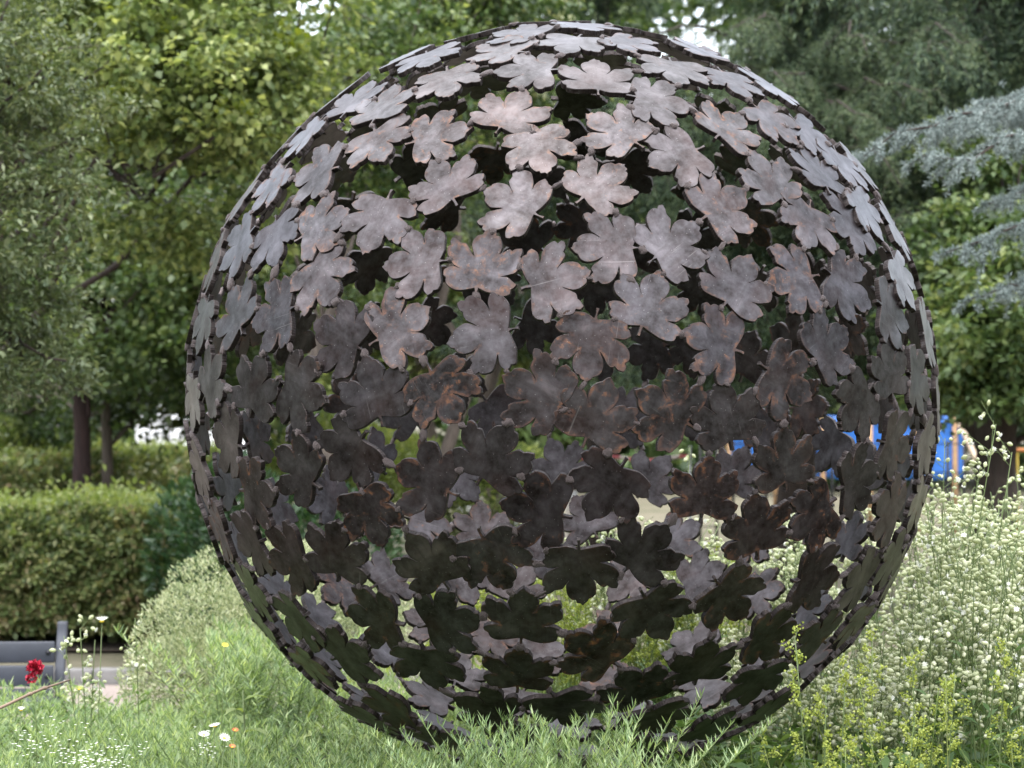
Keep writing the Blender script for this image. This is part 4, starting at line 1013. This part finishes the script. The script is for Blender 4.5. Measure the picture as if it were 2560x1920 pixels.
def campion(ac, pe, st, lv, base, H, lean, rs, nb=7, spread=0.10, leaves=True):
    m = 7; t = np.linspace(0, 1, m)[:, None]
    c = base + np.concatenate([lean, [0]]) * H * t ** 1.5 + np.array([0, 0, 1.0]) * H * t
    tube(st, c, np.linspace(0.0026, 0.0014, m), 4)
    Ps, Ds = [], []
    for b in range(nb):
        u = rs.uniform(0.55, 1.0); k = min(int(u * (m - 1)), m - 2); f = u * (m - 1) - k; q = c[k] * (1 - f) + c[k + 1] * f
        d = unit(np.array([rs.normal(), rs.normal(), 1.1])) * spread * rs.uniform(0.5, 1.3)
        tube(st, [q, q + d * 0.6, q + d], [0.0013, 0.001, 0.0008], 3)
        for _ in range(rs.integers(2, 5)):
            e = q + d * rs.uniform(0.5, 1.0); dd = unit(np.array([rs.normal(), rs.normal(), rs.normal() * 0.5 + 0.1]))
            e2 = e + dd * 0.016; tube(st, [e, e2], 0.0006, 3); Ps.append(e2); Ds.append(dd + np.array([0, 0, -0.25]))
    if ac is None: single = (np.array(Ps), np.array(Ds))
    else: bladders(ac, pe, np.array(Ps), np.array(Ds), 0.021, 0.0145, rs, 0.13); single = None
    if leaves:
        k = 10; u = rs.uniform(0.08, 0.7, k) * (m - 1); j = np.minimum(u.astype(int), m - 2); f = (u - j)[:, None]
        q = c[j] * (1 - f) + c[j + 1] * f; th = rs.uniform(0, 2 * pi, k)
        leaf_quads(lv, q, np.stack([np.cos(th), np.sin(th), np.full(k, 0.7)], 1), np.array([[0, 0, 1.0]]) + rs.normal(size=(k, 3)) * 0.3, 0.06, 0.014, 0.15, 0.2)
    return single
rs = np.random.default_rng(202)
A_, Pt, St, Lv = Acc(), Acc(), Acc(), Acc()
def campion_zone(n, d0, d1, p0, p1, topf, leanx=0.0, nb=7, jit=0.16):
    P_, px, d = scatter(n, d0, d1, p0, p1, rs)
    for i in range(n):
        pn = sin(P_[i, 0] * 6.3 + 0.7) * sin(P_[i, 1] * 5.1 + P_[i, 0] * 2) + 0.35 * rs.normal()
        if pn < -0.42: continue
        H = at(px[i], topf(px[i]), d[i]).z - P_[i, 2]; H *= (1 - abs(rs.normal()) * jit) * (1 + 0.10 * min(0.6, pn))
        if H < 0.12: continue
        lean = np.array([leanx + rs.normal() * 0.14, rs.normal() * 0.12])
        top = P_[i] + np.array([lean[0] * H, lean[1] * H, H])
        if np.linalg.norm(top - np.array(CEN)) < RAD + 0.06 or np.hypot(P_[i, 0], P_[i, 1]) < 0.7: continue
        campion(A_, Pt, St, Lv, P_[i], H, lean, rs, nb)
# right of the sphere: rises from lower left to the right
campion_zone(290, 6.3, 8.4, 850, 1060, lambda p: 650 - 1.15 * (p - 850) if p < 960 else 520, 0.03, jit=0.26)
campion_zone(170, 7.0, 8.4, 915, 1050, lambda p: 500, 0.05)
# behind the sphere
campion_zone(170, 7.9, 9.0, 640, 900, lambda p: 545 - 0.1 * (p - 640))
campion_zone(60, 7.9, 8.8, 560, 700, lambda p: 530)
# left behind the feathery plants
campion_zone(90, 7.0, 7.9, 690, 900, lambda p: 660)
tag(link('campion_bladders', A_.mesh('campion_bladders', True), MCA), 'drift of pale green bladder campion seed cases right of the sphere', 'flowers', kind='stuff')
tag(link('campion_petals', Pt.mesh('campion_petals'), MPE), 'small white campion petals scattered over the drift', 'flowers', kind='stuff')
tag(link('campion_stems', St.mesh('campion_stems'), MST), 'thin branching stems of the campion drift', 'flowers', kind='stuff')
tag(link('campion_leaves', Lv.mesh('campion_leaves'), MBL), 'narrow green leaves on the campion stems', 'plants', kind='stuff')
# the tall campions that stand out singly: each seed case is a part, its petals a sub-part
_a, _p = Acc(), Acc()
bladders(_a, _p, np.zeros((1, 3)), np.array([[0, 0, 1.0]]), 0.021, 0.0145, np.random.default_rng(1), 1.1)
CASE = _a.mesh('seed_case', True); CASE.materials.append(MCA); PET = _p.mesh('petals'); PET.materials.append(MPE)
def campion_thing(px, py, d, lean, seed, label, nb=9, spread=0.10, group=None):
    rs = np.random.default_rng(seed); top = at(px, py, d); bx = top.x - lean
    b0_ = np.array([bx, top.y, bedz(bx, top.y)]); H = top.z - b0_[2]
    st, lv = Acc(), Acc()
    Ps, Ds = campion(None, None, st, lv, np.zeros(3), H, np.array([lean / H, 0.0]), rs, nb, spread)
    o = tag(empty('campion_plant', b0_), label, 'flower', group)
    link('stem', st.mesh('stem'), MST, o); lo = link('leaves', lv.mesh('leaves'), MBL, o); lo['kind'] = 'stuff'
    for q, dd in zip(Ps, Ds):
        c = link('seed_case', CASE, None, o); c.location = q; c.rotation_euler = Vector(dd).to_track_quat('Z', 'Y').to_euler(); s_ = rs.uniform(0.8, 1.15); c.scale = (s_, s_, s_)
        if rs.uniform() < 0.32: link('petals', PET, None, c)
G_ = 'tall campions standing above the drift'
for i, (px, py, d, ln, lb) in enumerate([(996, 424, 6.6, 0.16, 'tallest campion right of the sphere, its head against the dark tree trunk'),
        (1012, 452, 6.9, 0.13, 'campion head beside the yellow barrier at the right edge'),
        (980, 466, 6.8, 0.12, 'campion leaning right just below the tallest campion'),
        (945, 438, 7.3, 0.03, 'slim upright campion against the blue hoarding at the sphere edge'),
        (954, 486, 7.2, 0.05, 'campion close to the right edge of the sphere below the blue hoarding'),
        (972, 522, 6.9, 0.09, 'campion low in front of the drift between sphere and right edge'),
        (1015, 545, 6.8, 0.10, 'campion at the right edge just above the grey green shrub')]):
    campion_thing(px, py, d, ln, 300 + i, lb, 15, 0.085, G_)
campion_thing(613, 528, 8.4, 0.02, 320, 'bladder campion with a tight cluster of green buds seen through the centre of the sphere', 16, 0.05)
campion_thing(690, 446, 8.3, 0.05, 321, 'small white campion seen through the sphere right of its centre', 5, 0.05)
for i, (px, py, d, ln, lb) in enumerate([(80, 628, 7.6, -0.03, 'small campion just left of the side-on white daisy'), (95, 640, 7.7, 0.02, 'short campion directly under the side-on white daisy'), (64, 636, 7.6, -0.06, 'small campion nearest the bench end post')]):
    campion_thing(px, py, d, ln, 330 + i, lb, 7, 0.055, 'campions beside the bench')
campion_thing(135, 618, 7.8, -0.02, 335, 'thin white campion standing in front of the silvery shrub', 5, 0.05)

# lady's bedstraw: small yellow-green floret heads up slim stems
def bedstraw(fl, st, lv, base, H, lean, rs, dens=1.0, fr=0.0034):
    m = 7; t = np.linspace(0, 1, m)[:, None]
    c = base + np.concatenate([lean, [0]]) * H * t ** 1.4 + np.array([0, 0, 1.0]) * H * t
    tube(st, c, np.linspace(0.0026, 0.0013, m), 4); F = []
    nbr = int(9 * dens)
    for b in range(nbr):
        u = 0.62 + 0.38 * (b + rs.uniform()) / nbr; a_ = u * (m - 1); k = min(int(a_), m - 2); q = c[k] * (1 - a_ + k) + c[k + 1] * (a_ - k)
        ln = 0.045 * (1.25 - u) / 0.5 * rs.uniform(0.5, 1.2) + 0.008; d = unit(np.array([rs.normal(), rs.normal(), 1.0])) * ln
        tube(st, [q, q + d], 0.0008, 3)
        for j in range(4):
            cc = q + d * (0.55 + 0.15 * j); F.append(cc + rs.normal(size=(6, 3)) * 0.0055)
    F = np.concatenate(F); n = len(F)
    for sgn in (0, 1):
        D = rnd_dirs(n); leaf_quads(fl, F - D * fr * 0.5, D, rnd_dirs(n), fr * 1.9, fr * 1.7, 0.1)
    k = int(40 * H / 0.5); u = rs.uniform(0.05, 0.62, k) * (m - 1); j = np.minimum(u.astype(int), m - 2); f = (u - j)[:, None]
    q = c[j] * (1 - f) + c[j + 1] * f; th = rs.uniform(0, 2 * pi, k)
    blades(lv, q, np.stack([np.cos(th), np.sin(th), np.full(k, 0.5)], 1), 0.022, 0.0022, 0.3, 1)
rs = np.random.default_rng(404)
Fl, Sb, Lb = Acc(), Acc(), Acc()
def bed_zone(n, d0, d1, p0, p1, topf, jit=0.1, dens=1.0, fr=0.0034):
    P_, px, d = scatter(n, d0, d1, p0, p1, rs)
    for i in range(n):
        H = (at(px[i], topf(px[i]), d[i]).z - P_[i, 2]) * (1 - abs(rs.normal()) * jit)
        top = P_[i] + np.array([0, 0, H])
        if H < 0.12 or np.linalg.norm(top - np.array(CEN)) < RAD + 0.05: continue
        bedstraw(Fl, Sb, Lb, P_[i], H, np.array([rs.normal() * 0.12, rs.normal() * 0.12]), rs, dens, fr)
bed_zone(11, 5.0, 6.2, 800, 1060, lambda p: 705 - 0.22 * (p - 800), 0.22)
bed_zone(130, 7.8, 9.2, 430, 760, lambda p: 560 - 0.06 * (p - 430), 0.16, 0.9, 0.0042)
bed_zone(90, 7.8, 9.0, 500, 700, lambda p: 610, 0.1, 0.9, 0.0042)
tag(link('bedstraw_florets', Fl.mesh('bedstraw_florets'), MBS), 'yellow green bedstraw floret heads below and behind the sphere', 'flowers', kind='stuff')
tag(link('bedstraw_stems', Sb.mesh('bedstraw_stems'), MGR), 'slim upright bedstraw stems', 'flowers', kind='stuff')
tag(link('bedstraw_leaves', Lb.mesh('bedstraw_leaves'), MGR), 'tiny whorled bedstraw leaves along the stems', 'plants', kind='stuff')
for i, (px, py, d, ln, lb) in enumerate([(795, 637, 5.35, -0.05, 'bedstraw spike crossing in front of the sphere lower right rim'), (872, 638, 5.5, 0.0, 'tallest bedstraw spike right of the sphere foot, full yellow green head'),
        (912, 650, 5.4, -0.02, 'bedstraw spike next right of the tallest one'), (955, 675, 5.5, 0.04, 'bedstraw spike halfway between the tallest one and the right edge'), (846, 668, 5.3, 0.03, 'short bedstraw spike left of the tallest one close to the sphere'),
        (826, 690, 5.2, 0.01, 'small bedstraw spike just right of the one crossing the sphere rim'), (1005, 640, 5.6, 0.03, 'rightmost bedstraw spike in front of the grey green shrub')]):
    r5 = np.random.default_rng(500 + i); f_, s_, l_ = Acc(), Acc(), Acc(); top = at(px, py, d); bx = top.x - ln
    b0_ = (bx, top.y, bedz(bx, top.y)); bedstraw(f_, s_, l_, np.zeros(3), top.z - b0_[2], np.array([ln / (top.z - b0_[2]), 0]), r5, 1.5, 0.0036)
    o = tag(empty('bedstraw_plant', b0_), lb, 'flower', 'bedstraw spikes at the lower right')
    link('stem', s_.mesh('stem'), MST, o)
    for q in (link('florets', f_.mesh('florets'), MBS, o), link('leaves', l_.mesh('leaves'), MGR, o)): q['kind'] = 'stuff'

# broad-leaved cover and meadow stems lower right, and low cover everywhere on the bed
rs = np.random.default_rng(606)
def cover(n, d0, d1, p0, p1, h0, h1, L, W, mat, name, label, up=0.5, kind='leaf', power=1.0):
    P_, px, d = scatter(n, d0, d1, p0, p1, rs, power)
    P_[:, 2] += rs.uniform(h0, h1, n); th = rs.uniform(0, 2 * pi, n)
    c_ = np.linalg.norm(P_ - np.array(CEN), axis=1) > RAD + 0.02; P_, th = P_[c_], th[c_]; n = len(P_)
    D = np.stack([np.cos(th), np.sin(th), rs.uniform(-0.2, 1, n) * up * 2], 1); s = rs.uniform(0.6, 1.2, n); a = Acc()
    if kind == 'leaf':
        D = unit(D); N_ = unit(np.array([0, 0, 1.0]) + rs.normal(size=(n, 3)) * 0.4)
        # two-part leaf so that it bends
        leaf_quads(a, P_, D, N_, L * s, W * s, 0.18, 0.12)
    else: blades(a, P_, D, L * s, W, 0.3, 3)
    return tag(link(name, a.mesh(name), mat), label, 'plants', kind='stuff')
cover(9000, 4.9, 8.6, 600, 1070, 0.02, 0.36, 0.085, 0.026, MBL, 'broad_leaf_cover', 'dark green lance shaped leaves under the campions at the lower right', 0.5)
cover(3200, 5.0, 9.2, 640, 1070, 0.0, 0.25, 0.34, 0.0045, MGR, 'meadow_stems', 'thin criss crossing green stems at the lower right', 1.6, 'blade')
cover(9000, 7.7, 10.0, 300, 960, 0.0, 0.28, 0.085, 0.010, MGR, 'meadow_grass', 'light green grassy growth behind the sphere', 1.2, 'blade')
cover(16000, 4.9, 10.2, -120, 700, 0.0, 0.16, 0.05, 0.016, MBL, 'low_cover', 'low green leaves under the feathery plants', 0.6)
cover(3000, 4.9, 9.8, -120, 1080, 0.0, 0.12, 0.06, 0.02, MBL, 'seedling_cover', 'short leaves on the bed soil', 0.6)
# milkweed-like toothed leaf plant inside the sphere's foot and a lobed thistle left of it
def rosette(px, py, d, n, L, W, seed, label, mat=MBL, name='leafy_weed'):
    r5 = np.random.default_rng(seed); top = at(px, py, d); b0_ = (top.x, top.y, bedz(top.x, top.y)); H = top.z - b0_[2]
    o = tag(empty(name, b0_), label, 'plant'); s_ = Acc(); tube(s_, [(0, 0, 0), (0.01, 0, H * 0.5), (0, 0, H)], [0.005, 0.004, 0.003], 6); link('stem', s_.mesh('stem', True), MST, o)
    for i in range(n):
        u = 0.35 + 0.65 * i / n; th = i * 2.4; A2 = np.array([cos(th), sin(th), 0.55]); A2 /= np.linalg.norm(A2); s2 = np.cross(A2, [0, 0, 1.0]); s2 /= np.linalg.norm(s2)
        ks_ = 9; V = []
        for k in range(ks_):
            t = k / (ks_ - 1); wd = W * (sin(pi * min(1, t * 0.92 + 0.06)) ** 0.8) * (0.62 if k % 2 else 1.0) * 0.5
            c = A2 * L * t + np.array([0, 0, -0.45 * L * t * t]); V += [c + s2 * wd + [0, 0, wd * 0.3], c, c - s2 * wd + [0, 0, wd * 0.3]]
        Q = [[3 * k + j, 3 * k + j + 1, 3 * k + 4 + j, 3 * k + 3 + j] for k in range(ks_ - 1) for j in (0, 1)]
        a = Acc(); a.add(V, Q); q = link('leaf', a.mesh('leaf'), mat, o); q.location = (0, 0, H * u); q.scale = (1 - 0.4 * u,) * 3
rosette(243, 690, 7.0, 9, 0.16, 0.065, 71, 'pale lobed leafy weed among the feathery plants left of the sphere foot', MGR)
rosette(528, 715, 6.9, 10, 0.12, 0.055, 72, 'bright green leafy weed seen through the bottom of the sphere', MGR)
rosette(735, 700, 7.4, 9, 0.15, 0.05, 73, 'dark green leafy plant seen through the lower right of the sphere')
rosette(238, 745, 5.6, 7, 0.10, 0.03, 74, 'grey green bud topped leafy stem at the bottom edge', MBL)

# single garden flowers
M_red = plain_mat('crimson_petals', (0.42, 0.008, 0.035), 0.6, 0, 0.35, 60, 0)
M_org = plain_mat('orange_petals', (0.62, 0.16, 0.05), 0.6, 0, 0.2, 60, 0)
M_yf = plain_mat('yellow_petals', (0.75, 0.55, 0.04), 0.6, 0, 0.15, 60, 0)
def stem_to(o, H, dx=0.0):
    s_ = Acc(); tube(s_, [(-dx, 0, 0), (-dx * 0.6, 0, H * 0.5), (0, 0, H)], [0.0022, 0.0018, 0.0014], 5); link('stem', s_.mesh('stem', True), MST, o)
def daisy(px, py, d, label, r=0.024, tilt=(0.25, 0.3), group=None, pm=MPE, dm=M_yf, n=14, up=0.35):
    top = at(px, py, d); z0 = bedz(top.x, top.y); o = tag(empty('daisy', (top.x, top.y, z0)), label, 'flower', group); H = top.z - z0; stem_to(o, H, 0.02)
    a = Acc(); th = np.arange(n) * 2 * pi / n; D = np.stack([np.cos(th), np.sin(th), np.full(n, up)], 1)
    leaf_quads(a, np.zeros((n, 3)) + [0, 0, 0.002], D, np.array([[0, 0, 1.0]]), r, r * 0.34, 0.1, 0.05)
    V = a.V[0]; q = link('petals', a.mesh('petals'), pm, o); q.location = (0, 0, H); q.rotation_euler = (tilt[0], tilt[1], 0)
    bm = bmesh.new(); bmesh.ops.create_uvsphere(bm, u_segments=10, v_segments=6, radius=r * 0.32); me = bpy.data.meshes.new('disc'); bm.to_mesh(me); bm.free()
    q = link('disc', me, dm, o); q.location = (0, 0, H + 0.002); q.scale = (1, 1, 0.5)
daisy(102, 622, 7.4, 'white daisy seen side on above the campions right of the bench', 0.027, (0.1, 0.0), up=0.7)
daisy(225, 646, 7.3, 'small yellow hawkweed flower in front of the silvery shrub', 0.013, (0.5, 0.2), pm=M_yf, n=18)
daisy(79, 690, 7.2, 'pale yellow flower head beside the bench end', 0.018, (0.3, 0.2), pm=MBS, n=18, up=0.5)
daisy(21, 711, 6.8, 'cream daisy facing away below the bench', 0.016, (0.2, 0.1), up=0.9)
for i, (px, py, lb) in enumerate([(215, 727, 'topmost of three white daisies low left of the sphere foot'), (204, 736, 'left one of three low white daisies left of the sphere foot'), (224, 739, 'lowest right of three white daisies beside the orange flower')]):
    daisy(px, py, 6.0, lb, 0.019, (0.15 + 0.2 * i, 0.3 * i - 0.2), 'white daisies among the feathery plants')
daisy(235, 731, 6.0, 'small orange flower beside the low white daisies', 0.011, (0.4, 0.2), pm=M_org)
daisy(232, 748, 5.6, 'vermilion flower near the bottom edge left of the sphere', 0.011, (0.4, 0.2), pm=M_org, n=12, up=0.6)
top = at(35, 668, 7.4); z0 = bedz(top.x, top.y); o = tag(empty('red_dianthus', (top.x, top.y, z0)), 'ruffled crimson flower head in front of the bench slats', 'flower'); H = top.z - z0; stem_to(o, H - 0.03, -0.01)
a = Acc(); rs = np.random.default_rng(9); n = 110; D = unit(rs.normal(size=(n, 3)) * [1, 1, 0.8] + [0, 0, 0.3]); leaf_quads(a, D * 0.010 * rs.uniform(0.2, 1.5, (n, 1)) * [1, 1, 1.2], D, rnd_dirs(n), 0.018, 0.017, 0.25, 0.3); q = link('petals', a.mesh('petals'), M_red, o); q.location = (0, 0, H)
a = Acc(); leaf_quads(a, D[:40] * 0.008 + [-0.012, 0, -0.035], D[:40], rnd_dirs(40), 0.014, 0.012, 0.25, 0.3); q = link('lower_petals', a.mesh('lower_petals'), M_red, o); q.location = (0, 0, H)
# sweet alyssum-like white flower clusters among the feathery plants
a = Acc(); rs = np.random.default_rng(12)
for (px, py, d, sx, n) in [(75, 755, 5.7, 60, 120), (30, 742, 5.9, 30, 50), (120, 748, 5.8, 30, 40), (205, 745, 5.9, 18, 40), (60, 728, 6.1, 24, 22), (95, 765, 5.5, 34, 70)]:
    for i in range(int(n * 0.7)):
        c = np.array(at(px + rs.normal() * sx * 0.45, py + rs.normal() * 7, d + rs.normal() * 0.12)); m_ = 5; th = np.arange(m_) * 2 * pi / m_ + rs.uniform(0, 6)
        leaf_quads(a, np.repeat(c[None], m_, 0), np.stack([np.cos(th), np.sin(th), np.full(m_, 0.3)], 1), np.array([[0, 0, 1.0]]), 0.0048, 0.0040, 0.1)
tag(link('white_flowers', a.mesh('white_flowers'), MPE), 'tiny white flowers scattered low in the lower left corner', 'flowers', kind='stuff')
# dry twig leaning in from the left
a = Acc(); pts_ = [at(-30, 718, 5.6), at(0, 708, 5.7), at(30, 694, 5.85), at(45, 688, 5.95), at(70, 680, 6.1)]
tube(a, [list(p - pts_[0]) for p in pts_], [0.0045, 0.0042, 0.0038, 0.0034, 0.0024], 7)
for k in (2, 3):
    c = pts_[k] - pts_[0]; tube(a, [list(c + Vector((-0.007, 0, 0))), list(c), list(c + Vector((0.007, 0, 0)))], [0.003, 0.0062, 0.003], 7)
tag(link('dry_twig', a.mesh('dry_twig', True), plain_mat('dry_twig_bark', (0.20, 0.14, 0.10), 0.8)), 'bare dry twig leaning up from the left edge over the feathery plants', 'twig').location = pts_[0]
